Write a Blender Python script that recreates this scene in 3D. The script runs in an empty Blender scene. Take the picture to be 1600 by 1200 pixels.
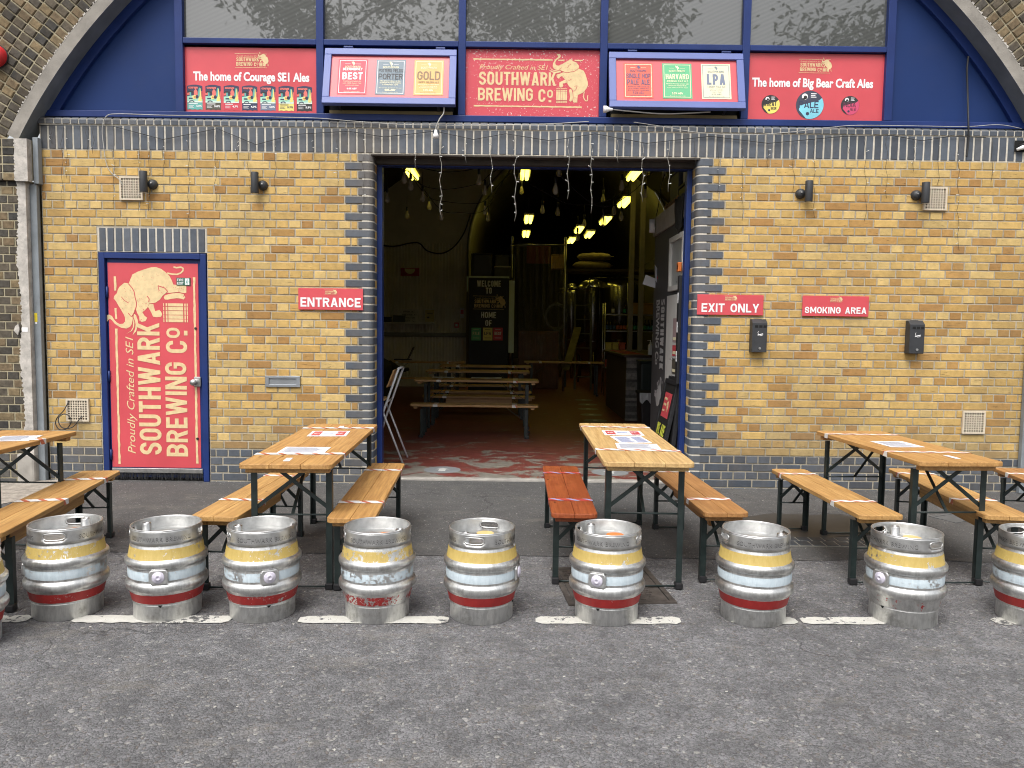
import bpy, bmesh, math, random
from mathutils import Vector, Matrix
random.seed(7)
R = math.radians
SC = bpy.context.scene
COL = SC.collection

# ---------------------------------------------------------------- camera, world, sun, exposure
CAM_H = 1.472
PITCH, ROLL, YAW = R(4.246), R(0.758), R(0.0375)
_f = Vector((math.sin(YAW)*math.cos(PITCH), math.cos(YAW)*math.cos(PITCH), -math.sin(PITCH)))
_r = Vector((math.cos(YAW), -math.sin(YAW), 0)); _u = _r.cross(_f)
_r, _u = math.cos(ROLL)*_r + math.sin(ROLL)*_u, -math.sin(ROLL)*_r + math.cos(ROLL)*_u
cam_data = bpy.data.cameras.new('camera'); cam = bpy.data.objects.new('camera', cam_data); COL.objects.link(cam)
cam_data.sensor_width = 36; cam_data.lens = 27.05; cam_data.clip_start = .05; cam_data.clip_end = 600
m = Matrix.Identity(4)
for i in range(3):
    m[i][0], m[i][1], m[i][2] = _r[i], _u[i], -_f[i]
m[2][3] = CAM_H
cam.matrix_world = m
SC.camera = cam

world = bpy.data.worlds.new('World'); SC.world = world; world.use_nodes = True
wn = world.node_tree; bgn = wn.nodes['Background']
sky = wn.nodes.new('ShaderNodeTexSky'); sky.sky_type = 'NISHITA'; sky.sun_disc = False
sky.sun_elevation = R(58); sky.sun_rotation = R(200); sky.air_density = 1.2; sky.dust_density = 6; sky.ozone_density = 1
hs = wn.nodes.new('ShaderNodeHueSaturation'); hs.inputs['Saturation'].default_value = .22
wn.links.new(sky.outputs[0], hs.inputs['Color']); wn.links.new(hs.outputs[0], bgn.inputs[0])
bgn.inputs[1].default_value = 0.15

sun_data = bpy.data.lights.new('sun', 'SUN'); sun = bpy.data.objects.new('sun', sun_data); COL.objects.link(sun)
sun_data.energy = 0.72; sun_data.angle = R(35); sun_data.color = (1, .975, .94)
_d = Vector((math.sin(R(200))*math.cos(R(58)), math.cos(R(200))*math.cos(R(58)), math.sin(R(58))))  # towards the sun
sun.location = _d*40
sun.rotation_euler = _d.to_track_quat('Z', 'Y').to_euler()

SC.view_settings.view_transform = 'Standard'; SC.view_settings.look = 'None'
SC.view_settings.gamma = 1; SC.view_settings.use_curve_mapping = False
SC.view_settings.exposure = 0.74
SC.render.engine = 'CYCLES'
SC.cycles.max_bounces = 6; SC.cycles.diffuse_bounces = 4; SC.cycles.glossy_bounces = 4; SC.cycles.caustics_reflective = False
SC.cycles.sample_clamp_indirect = 6; SC.cycles.filter_width = 1.05

WY = 7.064          # face of the yellow brick wall

# ---------------------------------------------------------------- photo pixel -> point on a real plane
def ray(px, py):
    return _f + _r*((px-800)/1202) - _u*((py-600)/1202)
def onY(px, py, y=WY):
    d = ray(px, py); t = y/d.y
    return Vector((t*d.x, y, CAM_H+t*d.z))
def onZ(px, py, z=0.0):
    d = ray(px, py); t = (z-CAM_H)/d.z
    return Vector((t*d.x, t*d.y, z))

# ---------------------------------------------------------------- node helpers
class NT:
    def __init__(s, name):
        s.m = bpy.data.materials.new(name); s.m.use_nodes = True
        s.t = s.m.node_tree; s.b = s.t.nodes['Principled BSDF']
    def n(s, typ, ins=None, **kw):
        nd = s.t.nodes.new('ShaderNode'+typ)
        for k, v in kw.items(): setattr(nd, k, v)
        for k, v in (ins or {}).items(): s.set(nd.inputs[k], v)
        return nd
    def set(s, sock, v):
        if isinstance(v, bpy.types.NodeSocket): s.t.links.new(v, sock)
        else:
            if sock.type == 'RGBA' and len(v) == 3: v = (*v, 1)
            sock.default_value = v
    def mth(s, op, a, b=0.0, clamp=False):
        nd = s.n('Math', {0: a, 1: b}, operation=op); nd.use_clamp = clamp
        return nd.outputs[0]
    def mix(s, fac, a, b, mode='MIX'):
        nd = s.n('Mix', data_type='RGBA', blend_type=mode)
        s.set(nd.inputs[0], fac); s.set(nd.inputs[6], a); s.set(nd.inputs[7], b)
        return nd.outputs[2]
    def co(s, kind='Object', scale=(1, 1, 1), rot=(0, 0, 0), loc=(0, 0, 0)):
        c = s.n('TexCoord').outputs[kind]
        return s.n('Mapping', {'Vector': c, 'Scale': scale, 'Rotation': rot, 'Location': loc}).outputs[0]
    def noise(s, vec, scale, detail=4, rough=.55, dist=0):
        return s.n('TexNoise', {'Vector': vec, 'Scale': scale, 'Detail': detail, 'Roughness': rough, 'Distortion': dist}).outputs[0]
    def step(s, v, lo, hi):
        return s.n('MapRange', {'Value': v, 'From Min': lo, 'From Max': hi}).outputs[0]
    def bump(s, h, strength=.3, dist=.01):
        s.set(s.b.inputs['Normal'], s.n('Bump', {'Height': h, 'Strength': strength, 'Distance': dist}).outputs[0])
    def attr(s, name, typ='GEOMETRY'):
        return s.n('Attribute', attribute_name=name, attribute_type=typ)

_mats = {}
def M(name, col=None, rough=.6, metal=0, var=.12, scale=6, bump=0, bscale=80, spec=.5, emit=0, dirt=0):
    """plain painted / plastic / metal surface with faint unevenness"""
    if name in _mats: return _mats[name]
    t = NT(name); v = t.co()
    n1 = t.noise(v, scale, 5)
    k = t.step(n1, .3, .7)
    c = t.mix(k, tuple(x*(1-var) for x in col), tuple(min(1, x*(1+var)) for x in col))
    if dirt:
        n2 = t.noise(v, scale*2.3, 8, .7)
        c = t.mix(t.mth('MULTIPLY', t.step(n2, .52, .75), dirt), c, (.12, .11, .10))
    t.set(t.b.inputs['Base Color'], c)
    t.set(t.b.inputs['Roughness'], t.n('MapRange', {'Value': n1, 'To Min': max(0, rough-.08), 'To Max': min(1, rough+.1)}).outputs[0])
    t.b.inputs['Metallic'].default_value = metal
    t.b.inputs['Specular IOR Level'].default_value = spec
    if emit:
        t.b.inputs['Emission Color'].default_value = (*col, 1); t.b.inputs['Emission Strength'].default_value = emit
    if bump: t.bump(t.noise(v, bscale, 6), bump, .004)
    _mats[name] = t.m
    return t.m

# ---------------------------------------------------------------- mesh builder
class MB:
    def __init__(s): s.v = []; s.f = []; s.mi = []; s.c = []; s.mats = []; s.cur = 0; s.tint = (1, 1, 1); s.sm = []
    def mat(s, m):
        if m not in s.mats: s.mats.append(m)
        s.cur = s.mats.index(m); return s
    def face(s, pts, smooth=False):
        b = len(s.v); s.v += [tuple(p) for p in pts]; s.f.append(tuple(range(b, b+len(pts))))
        s.mi.append(s.cur); s.c.append(s.tint); s.sm.append(smooth)
    def mesh(s, verts, faces, smooth=False):
        b = len(s.v); s.v += [tuple(p) for p in verts]
        for f in faces:
            s.f.append(tuple(b+i for i in f)); s.mi.append(s.cur); s.c.append(s.tint); s.sm.append(smooth)
    def box(s, x0, x1, y0, y1, z0, z1, mx=None):
        v = [Vector((x, y, z)) for z in (z0, z1) for y in (y0, y1) for x in (x0, x1)]
        if mx: v = [mx @ p for p in v]
        s.mesh(v, [(0, 2, 3, 1), (4, 5, 7, 6), (0, 1, 5, 4), (2, 6, 7, 3), (0, 4, 6, 2), (1, 3, 7, 5)])
    def bar(s, a, b, w, h=None, up=(0, 0, 1)):
        """box beam from a to b"""
        a, b = Vector(a), Vector(b); h = h or w
        d = (b-a).normalized(); u = Vector(up)
        if abs(d.dot(u)) > .98: u = Vector((0, 1, 0))
        x = d.cross(u).normalized()*w/2; y = x.cross(d).normalized()*h/2
        v = [p+sx*x+sy*y for p in (a, b) for sx, sy in ((-1, -1), (1, -1), (1, 1), (-1, 1))]
        s.mesh(v, [(0, 1, 2, 3), (7, 6, 5, 4), (0, 4, 5, 1), (1, 5, 6, 2), (2, 6, 7, 3), (3, 7, 4, 0)])
    def tube(s, pts, r, n=6, caps=True, smooth=True):
        pts = [Vector(p) for p in pts]; rings = []
        pn = None
        for i, p in enumerate(pts):
            d = (pts[min(i+1, len(pts)-1)]-pts[max(i-1, 0)]).normalized()
            if pn is None:
                pn = d.orthogonal().normalized()
            pn = (pn - d*pn.dot(d)).normalized(); q = d.cross(pn)
            rr = r[i] if isinstance(r, (list, tuple)) else r
            rings.append([p + rr*(math.cos(2*math.pi*k/n)*pn + math.sin(2*math.pi*k/n)*q) for k in range(n)])
        v = [x for rg in rings for x in rg]; f = []
        for i in range(len(rings)-1):
            for k in range(n):
                f.append((i*n+k, i*n+(k+1) % n, (i+1)*n+(k+1) % n, (i+1)*n+k))
        if caps: f += [tuple(range(n))[::-1], tuple(range((len(rings)-1)*n, len(rings)*n))]
        s.mesh(v, f, smooth)
    def lathe(s, prof, n=48, c=(0, 0, 0), smooth=True, axis='Z'):
        v = []
        for r, z in prof:
            for k in range(n):
                a = 2*math.pi*k/n; p = (r*math.cos(a), r*math.sin(a), z)
                if axis == 'Y': p = (p[0], p[2], p[1])
                if axis == 'X': p = (p[2], p[0], p[1])
                v.append((c[0]+p[0], c[1]+p[1], c[2]+p[2]))
        f = [(i*n+k, i*n+(k+1) % n, (i+1)*n+(k+1) % n, (i+1)*n+k) for i in range(len(prof)-1) for k in range(n)]
        s.mesh(v, f, smooth)
    def cyl(s, c, r, h, n=24, axis='Z', smooth=True):
        s.lathe([(1e-4, 0), (r, 0)], n, c, False, axis); s.lathe([(r, 0), (r, h)], n, c, smooth, axis); s.lathe([(r, h), (1e-4, h)], n, c, False, axis)
    def prism(s, pts, y0, y1):
        """outline in (x,z), extruded from y0 to y1"""
        n = len(pts)
        s.mesh([(x, y0, z) for x, z in pts]+[(x, y1, z) for x, z in pts],
               [tuple(range(n)), tuple(range(2*n-1, n-1, -1))]+[(i, i+n, (i+1) % n+n, (i+1) % n) for i in range(n)])
    def prismz(s, pts, z0, z1):
        n = len(pts)
        s.mesh([(x, y, z0) for x, y in pts]+[(x, y, z1) for x, y in pts],
               [tuple(range(n))[::-1], tuple(range(n, 2*n))]+[(i, (i+1) % n, (i+1) % n+n, i+n) for i in range(n)])
    def build(s, name, parent=None, bevel=0, seg=2, label=None, tint=False, solid=0, fix=True):
        me = bpy.data.meshes.new(name); me.from_pydata(s.v, [], s.f)
        for mm in s.mats: me.materials.append(mm)
        me.polygons.foreach_set('material_index', s.mi); me.polygons.foreach_set('use_smooth', s.sm)
        if tint:
            a = me.color_attributes.new('tint', 'FLOAT_COLOR', 'CORNER')
            d = []
            for p, c in zip(me.polygons, s.c): d += [*c, 1.0]*p.loop_total
            a.data.foreach_set('color', d)
        if fix:
            bm = bmesh.new(); bm.from_mesh(me)
            bmesh.ops.remove_doubles(bm, verts=bm.verts, dist=1e-5)
            bmesh.ops.recalc_face_normals(bm, faces=bm.faces)
            bm.to_mesh(me); bm.free()
        me.update()
        o = bpy.data.objects.new(name, me); COL.objects.link(o)
        if parent:
            o.parent = parent
            if parent.get('_w'):
                p = parent
                loc = Vector((0, 0, 0))
                while p: loc += p.location; p = p.parent
                o.location = -loc
        if solid:
            sm = o.modifiers.new('solid', 'SOLIDIFY'); sm.thickness = solid; sm.offset = 0
        if bevel:
            b = o.modifiers.new('bevel', 'BEVEL'); b.width = bevel; b.segments = seg; b.limit_method = 'ANGLE'; b.angle_limit = R(40)
        if label: o['label'] = label
        return o

def tag(o, label, cat, group=None, kind=None):
    o['label'] = label; o['category'] = cat
    if group: o['group'] = group
    if kind: o['kind'] = kind
    return o
def thing(name, label, cat, loc=(0, 0, 0), group=None, world=False, kind='thing'):
    """Empty at the thing's base; world=True: its parts are given in world coordinates"""
    o = bpy.data.objects.new(name, None); COL.objects.link(o); o.location = loc; o.empty_display_size = .05
    tag(o, label, cat, group, kind)
    if world: o['_w'] = 1
    return o
def setting(o, label=None):
    o['kind'] = 'structure'
    if label: o['label'] = label
    return o
def kids(o): return list(o.children)
def dup(o, loc=None, rz=None, label=None, parent=None):
    c = o.copy(); COL.objects.link(c)
    if parent: c.parent = parent
    if loc is not None: c.location = loc
    if rz is not None: c.rotation_euler = (0, 0, rz)
    if label: c['label'] = label
    for ch in kids(o): dup(ch, parent=c)
    return c

# ---------------------------------------------------------------- flat printing: text, shapes, logo
_tc = {}
def text2d(body, bold=0.0, shear=0.0, spacing=1.0):
    k = (body, bold, shear, spacing)
    if k not in _tc:
        c = bpy.data.curves.new('lettering', 'FONT'); c.body = body; c.size = 1; c.offset = bold; c.shear = shear; c.resolution_u = 3; c.space_character = spacing
        o = bpy.data.objects.new('lettering', c); me = bpy.data.meshes.new_from_object(o)
        vs = [(v.co.x, v.co.y) for v in me.vertices]; fs = [tuple(p.vertices) for p in me.polygons]
        bpy.data.objects.remove(o); bpy.data.curves.remove(c); bpy.data.meshes.remove(me)
        _tc[k] = (vs, fs)
    return _tc[k]

# condensed signwriter's capitals drawn from strokes
def _strip(c, t, closed=False):
    n = len(c); L, Q = [], []
    for i in range(n):
        a = c[(i-1) % n] if closed else c[max(i-1, 0)]; b = c[(i+1) % n] if closed else c[min(i+1, n-1)]
        dx, dz = b[0]-a[0], b[1]-a[1]; d = math.hypot(dx, dz) or 1; nx, nz = -dz/d*t/2, dx/d*t/2
        L.append((c[i][0]+nx, c[i][1]+nz)); Q.append((c[i][0]-nx, c[i][1]-nz))
    return [[Q[i], Q[(i+1) % n], L[(i+1) % n], L[i]] for i in range(n if closed else n-1)]
def _arc(cx, cz, rx, rz, a0, a1, n=7): return [(cx+rx*math.cos(R(a0+(a1-a0)*i/n)), cz+rz*math.sin(R(a0+(a1-a0)*i/n))) for i in range(n+1)]
def glyph(ch, W, H, t):
    h = t/2; l, r = h, W-h; b, u = h, H-h; rx = (r-l)/2; rz = min(rx*1.1, H*.3); m = H*.52; P = []
    rect = lambda x0, z0, x1, z1: P.append([(x0, z0), (x1, z0), (x1, z1), (x0, z1)])
    def diag(x0, z0, x1, z1, k=1.0):
        w = k*t*math.hypot(x1-x0, z1-z0)/max(1e-6, abs(z1-z0))
        P.append([(x0-w/2, z0), (x0+w/2, z0), (x1+w/2, z1), (x1-w/2, z1)])
    top = lambda a0, a1: _arc(W/2, u-rz, rx, rz, a0, a1)
    bot = lambda a0, a1: _arc(W/2, b+rz, rx, rz, a0, a1)
    if ch == 'O': P += _strip(top(0, 180)+bot(180, 360), t, True)
    elif ch == 'C': P += _strip([(r, H*.66)]+top(0, 180)+bot(180, 360)+[(r, H*.34)], t)
    elif ch == 'G': P += _strip([(r, H*.68)]+top(0, 180)+bot(180, 360)+[(r, H*.5)], t); rect(W*.5, H*.44, W, H*.44+t*.9)
    elif ch == 'S':
        P += _strip([(r, H*.70)]+top(0, 180)+[(l, H*.66), (l+rx*.25, H*.58), (W/2, H*.51), (r-rx*.25, H*.43), (r, H*.34)]+bot(0, -180)+[(l, H*.30)], t)
    elif ch == 'U': P += _strip([(l, H)]+bot(180, 360)+[(r, H)], t)
    elif ch == 'D': rect(0, 0, t, H); P += _strip([(h, u), (W/2, u)]+_arc(W/2, u-rz, rx, rz, 90, 0)+_arc(W/2, b+rz, rx, rz, 0, -90)+[(h, b)], t)
    elif ch in 'PRB':
        rect(0, 0, t, H); q = (u-m)/2 if ch != 'P' else (u-H*.44)/2; c = u-q
        P += _strip([(h, u), (W*.5, u)]+_arc(W*.5, c, r-W*.5, q, 90, -90)+[(h, u-2*q)], t)
        if ch == 'R': diag(W-t*.55, 0, W*.52, m)
        if ch == 'B': q2 = (m-b)/2; P += _strip([(h, m), (W*.5, m)]+_arc(W*.5, m-q2, r-W*.5, q2, 90, -90)+[(h, b)], t)
    elif ch == 'E': rect(0, 0, t, H); rect(t, 0, W, t); rect(t, H-t, W, H); rect(t, H*.5-h, W*.9, H*.5+h)
    elif ch == 'F': rect(0, 0, t, H); rect(t, H-t, W, H); rect(t, H*.48-h, W*.88, H*.48+h)
    elif ch == 'L': rect(0, 0, t, H); rect(t, 0, W, t)
    elif ch == 'T': rect(W/2-h, 0, W/2+h, H-t); rect(0, H-t, W, H)
    elif ch == 'H': rect(0, 0, t, H); rect(W-t, 0, W, H); rect(t, H*.5-h, W-t, H*.5+h)
    elif ch == 'I': rect(0, 0, W, H)
    elif ch == 'K': rect(0, 0, t, H); diag(W*.36, H*.40, W-t*.6, H); diag(W-t*.55, 0, W*.45, H*.58)
    elif ch == 'A': diag(t*.55, 0, W/2-t*.06, H); diag(W-t*.55, 0, W/2+t*.06, H); rect(W*.24, H*.2, W*.76, H*.2+t*.9)
    elif ch == 'V': diag(W/2, 0, t*.55, H); diag(W/2, 0, W-t*.55, H)
    elif ch == 'W': a = W*.29; diag(a, 0, t*.5, H, .95); diag(a, 0, W/2, H, .9); diag(W-a, 0, W/2, H, .9); diag(W-a, 0, W-t*.5, H, .95)
    elif ch == 'M': rect(0, 0, t, H); rect(W-t, 0, W, H); diag(W/2, H*.22, t*.6, H, .9); diag(W/2, H*.22, W-t*.6, H, .9)
    elif ch == 'N': rect(0, 0, t, H); rect(W-t, 0, W, H); diag(W-t*.6, 0, t*.6, H, 1.0)
    elif ch == 'X': diag(t*.55, 0, W-t*.55, H); diag(W-t*.55, 0, t*.55, H)
    elif ch == 'Y': rect(W/2-h, 0, W/2+h, H*.45); diag(W/2, H*.40, t*.55, H); diag(W/2, H*.40, W-t*.55, H)
    elif ch == 'J': P += _strip([(l, H*.3)]+bot(180, 360)+[(r, H)], t)
    elif ch == 'Z': rect(0, 0, W, t); rect(0, H-t, W, H); diag(t*.6, t, W-t*.6, H-t)
    return P
_GW = {'I': 0, 'W': 1.5, 'M': 1.28, 'E': .88, 'F': .86, 'L': .84, 'T': .92, ' ': .62, 'A': 1.08, 'V': 1.05, 'Y': 1.02, 'K': 1.04, 'N': 1.04}
def caps(body, w, h, t):
    gap = t*.55; rel = [_GW.get(c, 1.0) for c in body]; fixed = sum(t for c in body if c == 'I')+gap*(len(body)-1)
    lw = (w-fixed)/max(.01, sum(rel)); x = 0; out = []
    if lw < t*2.1 and sum(rel) > 0: t = max(.02*h, min(t, (w/(sum(rel)*2.2+.55*(len(body)-1)+.001)))); gap = t*.55; lw = (w-sum(t for c in body if c == 'I')-gap*(len(body)-1))/sum(rel)
    for c, q in zip(body, rel):
        W = t if c == 'I' else lw*q
        if c != ' ': out += [[(x+a, z) for a, z in P] for P in glyph(c, W, h, t)]
        x += W+gap
    return out

class Sheet:
    """prints on a plane: origin o, unit axes ex, ez; every layer lies 0.8 mm above the last"""
    def __init__(s, mb, o, ex=(1, 0, 0), ez=(0, 0, 1), gap=.0008, base=.001):
        s.mb = mb; s.o = Vector(o); s.ex = Vector(ex); s.ez = Vector(ez); s.n = s.ez.cross(s.ex).normalized()*-1
        s.n = s.ex.normalized().cross(s.ez.normalized())  # out of the printed side
        s.gap = gap; s.base = base
    def p(s, x, z, l): return s.o + s.ex*x + s.ez*z + s.n*(s.base+s.gap*l)
    def poly(s, pts, mat, l=0):
        s.mb.mat(mat); s.mb.face([s.p(x, z, l) for x, z in pts])
    def rect(s, x0, z0, x1, z1, mat, l=0): s.poly([(x0, z0), (x1, z0), (x1, z1), (x0, z1)], mat, l)
    def frame(s, x0, z0, x1, z1, w, mat, l=0):
        s.rect(x0, z0, x1, z0+w, mat, l); s.rect(x0, z1-w, x1, z1, mat, l); s.rect(x0, z0+w, x0+w, z1-w, mat, l); s.rect(x1-w, z0+w, x1, z1-w, mat, l)
    def disc(s, cx, cz, r, mat, l=0, n=32, rz=None):
        s.poly([(cx+r*math.cos(2*math.pi*k/n), cz+(rz or r)*math.sin(2*math.pi*k/n)) for k in range(n)], mat, l)
    def line(s, pts, w, mat, l=0, closed=False):
        pts = [Vector((a, b)) for a, b in pts]
        n = len(pts); L = []; Rr = []
        for i in range(n):
            a = pts[max(i-1, 0)]; b = pts[min(i+1, n-1)]; d = (b-a).normalized(); q = Vector((-d.y, d.x))
            ww = (w[i] if isinstance(w, (list, tuple)) else w)/2
            L.append(pts[i]+q*ww); Rr.append(pts[i]-q*ww)
        s.mb.mat(mat)
        for i in range(n-1):
            s.mb.face([s.p(*Rr[i], l), s.p(*Rr[i+1], l), s.p(*L[i+1], l), s.p(*L[i], l)])
    def text(s, body, x, z, w, h, mat, l=1, bold=.02, shear=0, ref='H', spacing=1.0):
        """lettering whose capitals fill w x h with the lower left corner at x, z"""
        if not shear and body.replace(' ', '').isalpha() and body.isupper():
            s.mb.mat(mat)
            for k, P in enumerate(caps(body, w, h, h*(.115+bold*1.65))): s.mb.face([s.p(x+a, z+b, l+k*.03) for a, b in P])
            return
        vs, fs = text2d(body, bold, shear, spacing)
        if not vs: return
        x0 = min(a for a, b in vs); x1 = max(a for a, b in vs)
        rv = text2d(ref, bold, 0)[0]; z0 = min(b for a, b in rv); z1 = max(b for a, b in rv)
        sx = w/(x1-x0); sz = h/(z1-z0)
        s.mb.mat(mat)
        s.mb.mesh([s.p(x+(a-x0)*sx, z+(b-z0)*sz, l) for a, b in vs], fs)
    def ctext(s, body, cx, z, w, h, mat, l=1, **k): s.text(body, cx-w/2, z, w, h, mat, l, **k)

# ---------------------------------------------------------------- materials with a grain of their own
def brick_mat(name, crease=0.0, rough=.85, speck=.25, gloss=.3, bump=.5):
    t = NT(name); v = t.co()
    tint = t.attr('tint').outputs['Color']
    n1 = t.noise(v, 22, 6, .65); n2 = t.noise(v, 4, 4)
    c = t.mix(t.step(n1, .3, .72), t.mix(1.0, tint, (1-speck,)*3, 'MULTIPLY'), t.mix(1.0, tint, (1+speck*.55,)*3, 'MULTIPLY'))
    c = t.mix(t.mth('MULTIPLY', t.step(n2, .5, .75), .22), c, (.16, .13, .09)); c = t.mix(t.mth('MULTIPLY', t.step(t.noise(t.co(scale=(1, 1, .45)), 1.1, 7, .65), .50, .68), .30), c, (.20, .14, .07))
    h = n1
    if crease:
        vc = t.co(scale=(9, 9, 75)); cr = t.noise(vc, 1.6, 3, .6, .6)
        mask = t.mth('MULTIPLY', t.step(cr, .645, .70), crease)
        c = t.mix(mask, c, (.10, .065, .03)); h = t.mth('SUBTRACT', n1, mask)
    t.set(t.b.inputs['Base Color'], c); t.b.inputs['Roughness'].default_value = rough; t.b.inputs['Specular IOR Level'].default_value = gloss
    t.bump(h, bump, .004)
    return t.m
BRICK = brick_mat('yellow_brick', crease=.6, speck=.18)
BLUE = brick_mat('blue_brick', rough=.55, speck=.2, gloss=.5, bump=.3)
OLD = brick_mat('sooty_stock_brick', rough=.9, speck=.5, bump=1.0)
def mortar(name, c1, c2):
    t = NT(name); v = t.co(); n = t.noise(v, 30, 6, .7); n2 = t.noise(v, 2.2, 4)
    c = t.mix(t.step(n, .3, .7), c1, c2); c = t.mix(t.mth('MULTIPLY', t.step(n2, .45, .7), .55), c, tuple(x*.5 for x in c1))
    t.set(t.b.inputs['Base Color'], c); t.b.inputs['Roughness'].default_value = .95; t.bump(n, .6, .006); return t.m
MORTAR = mortar('pale_mortar', (.34, .30, .225), (.48, .43, .34))
MORTAR_W = mortar('white_mortar', (.50, .46, .38), (.64, .60, .52))
MORTAR_OLD = mortar('old_lime_mortar', (.30, .26, .17), (.44, .39, .27))

def asphalt(name, base, chip, scale, light, rough=.9, patch=.3):
    t = NT(name); v = t.co()
    wv = t.n('VectorMath', {0: v, 1: t.n('TexNoise', {'Vector': v, 'Scale': 40, 'Detail': 2}).outputs['Color']}, operation='MULTIPLY_ADD')
    vv = t.n('VectorMath', {0: t.n('TexNoise', {'Vector': v, 'Scale': 30, 'Detail': 2}).outputs['Color'], 'Scale': .02}, operation='SCALE').outputs[0]
    v2 = t.n('VectorMath', {0: v, 1: vv}, operation='ADD').outputs[0]
    vo = t.n('TexVoronoi', {'Vector': v2, 'Scale': scale, 'Randomness': 1}, feature='F1')
    ve = t.n('TexVoronoi', {'Vector': v2, 'Scale': scale, 'Randomness': 1}, feature='DISTANCE_TO_EDGE').outputs[0]
    rnd = t.n('SeparateColor', {0: vo.outputs['Color']})
    k = rnd.outputs[0]
    stone = t.mix(k, tuple(x*.75 for x in chip), tuple(x*1.3 for x in chip))
    stone = t.mix(t.step(rnd.outputs[1], 1-light, 1-light*.55), stone, (.42, .41, .38))
    stone = t.mix(t.mth('MULTIPLY', t.step(rnd.outputs[2], .9, .93), .5), stone, (.22, .17, .13))
    c = t.mix(t.n('MapRange', {'Value': ve, 'From Min': .0, 'From Max': .12, 'To Min': .45, 'To Max': 1}).outputs[0], base, stone)
    fine = t.n('TexVoronoi', {'Vector': v2, 'Scale': scale*2.6}, feature='F1'); fr_ = t.n('SeparateColor', {0: fine.outputs['Color']}).outputs[0]
    c = t.mix(t.mth('MULTIPLY', t.step(fr_, .6, .9), .4), c, tuple(x*1.55 for x in chip)); c = t.mix(t.mth('MULTIPLY', t.step(fr_, .35, .1), .5), c, tuple(x*.6 for x in base))
    big = t.noise(v, .9, 5, .6); mid = t.noise(v, 7, 5, .65)
    c = t.mix(t.mth('MULTIPLY', t.step(mid, .42, .62), .45), c, base)
    c = t.mix(t.mth('MULTIPLY', t.step(big, .35, .7), patch), c, tuple(x*.62 for x in base))
    c = t.mix(t.mth('MULTIPLY', t.step(t.noise(v, 2.7, 6, .7), .56, .72), .25), c, (.24, .22, .19))
    cv = t.n('VectorMath', {0: v, 1: t.n('VectorMath', {0: t.n('TexNoise', {'Vector': v, 'Scale': 1.6, 'Detail': 6}).outputs['Color'], 'Scale': .9}, operation='SCALE').outputs[0]}, operation='ADD').outputs[0]
    ck = t.n('TexVoronoi', {'Vector': cv, 'Scale': .42}, feature='DISTANCE_TO_EDGE').outputs[0]
    crack = t.mth('MULTIPLY', t.step(ck, .003, .001), t.step(t.noise(v, .6, 2), .46, .54)); c = t.mix(t.mth('MULTIPLY', crack, .55), c, (.02, .02, .02))
    spots = t.n('TexVoronoi', {'Vector': v, 'Scale': 2.1}, feature='F1'); c = t.mix(t.mth('MULTIPLY', t.step(t.mth('ADD', spots.outputs['Distance'], t.mth('MULTIPLY', mid, .12)), .105, .085), t.mth('GREATER_THAN', t.n('SeparateColor', {0: spots.outputs['Color']}).outputs[0], .62)), c, (.045, .043, .042))
    fk = t.n('TexVoronoi', {'Vector': v2, 'Scale': 17}, feature='F1'); c = t.mix(t.mth('MULTIPLY', t.mth('LESS_THAN', t.mth('ADD', fk.outputs['Distance'], t.mth('MULTIPLY', t.noise(v, 90, 3), .22)), .21), t.mth('GREATER_THAN', t.n('SeparateColor', {0: fk.outputs['Color']}).outputs[1], .90)), c, (.55, .53, .48))
    grit = t.step(t.noise(t.n('Mapping', {'Vector': v, 'Scale': (1, 2.2, 1)}).outputs[0], 1.7, 9, .75), .56, .66); c = t.mix(t.mth('MULTIPLY', grit, .35), c, (.25, .225, .19))
    t.set(t.b.inputs['Base Color'], c); t.b.inputs['Roughness'].default_value = rough; t.b.inputs['Specular IOR Level'].default_value = .35
    t.bump(t.mth('ADD', t.step(ve, 0, .22), t.mth('MULTIPLY', mid, 1.2)), .75, .004)
    return t.m
ROAD = asphalt('chipped_asphalt', (.070, .069, .071), (.215, .213, .218), 70, .07)
PAVE = asphalt('smooth_asphalt', (.088, .086, .085), (.122, .12, .118), 130, .03, patch=.4)

def white_paint():
    t = NT('worn_road_paint'); v = t.co()
    n = t.noise(v, 26, 8, .75); big = t.noise(v, 5, 4)
    c = t.mix(t.step(n, .3, .7), (.50, .49, .44), (.70, .69, .64))
    wear = t.step(t.mth('ADD', n, t.mth('MULTIPLY', big, .55)), .83, .86)
    c = t.mix(wear, c, (.10, .10, .10))
    t.set(t.b.inputs['Base Color'], c); t.b.inputs['Roughness'].default_value = .85; t.bump(n, .5, .004); return t.m
ROADPAINT = white_paint()

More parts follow.
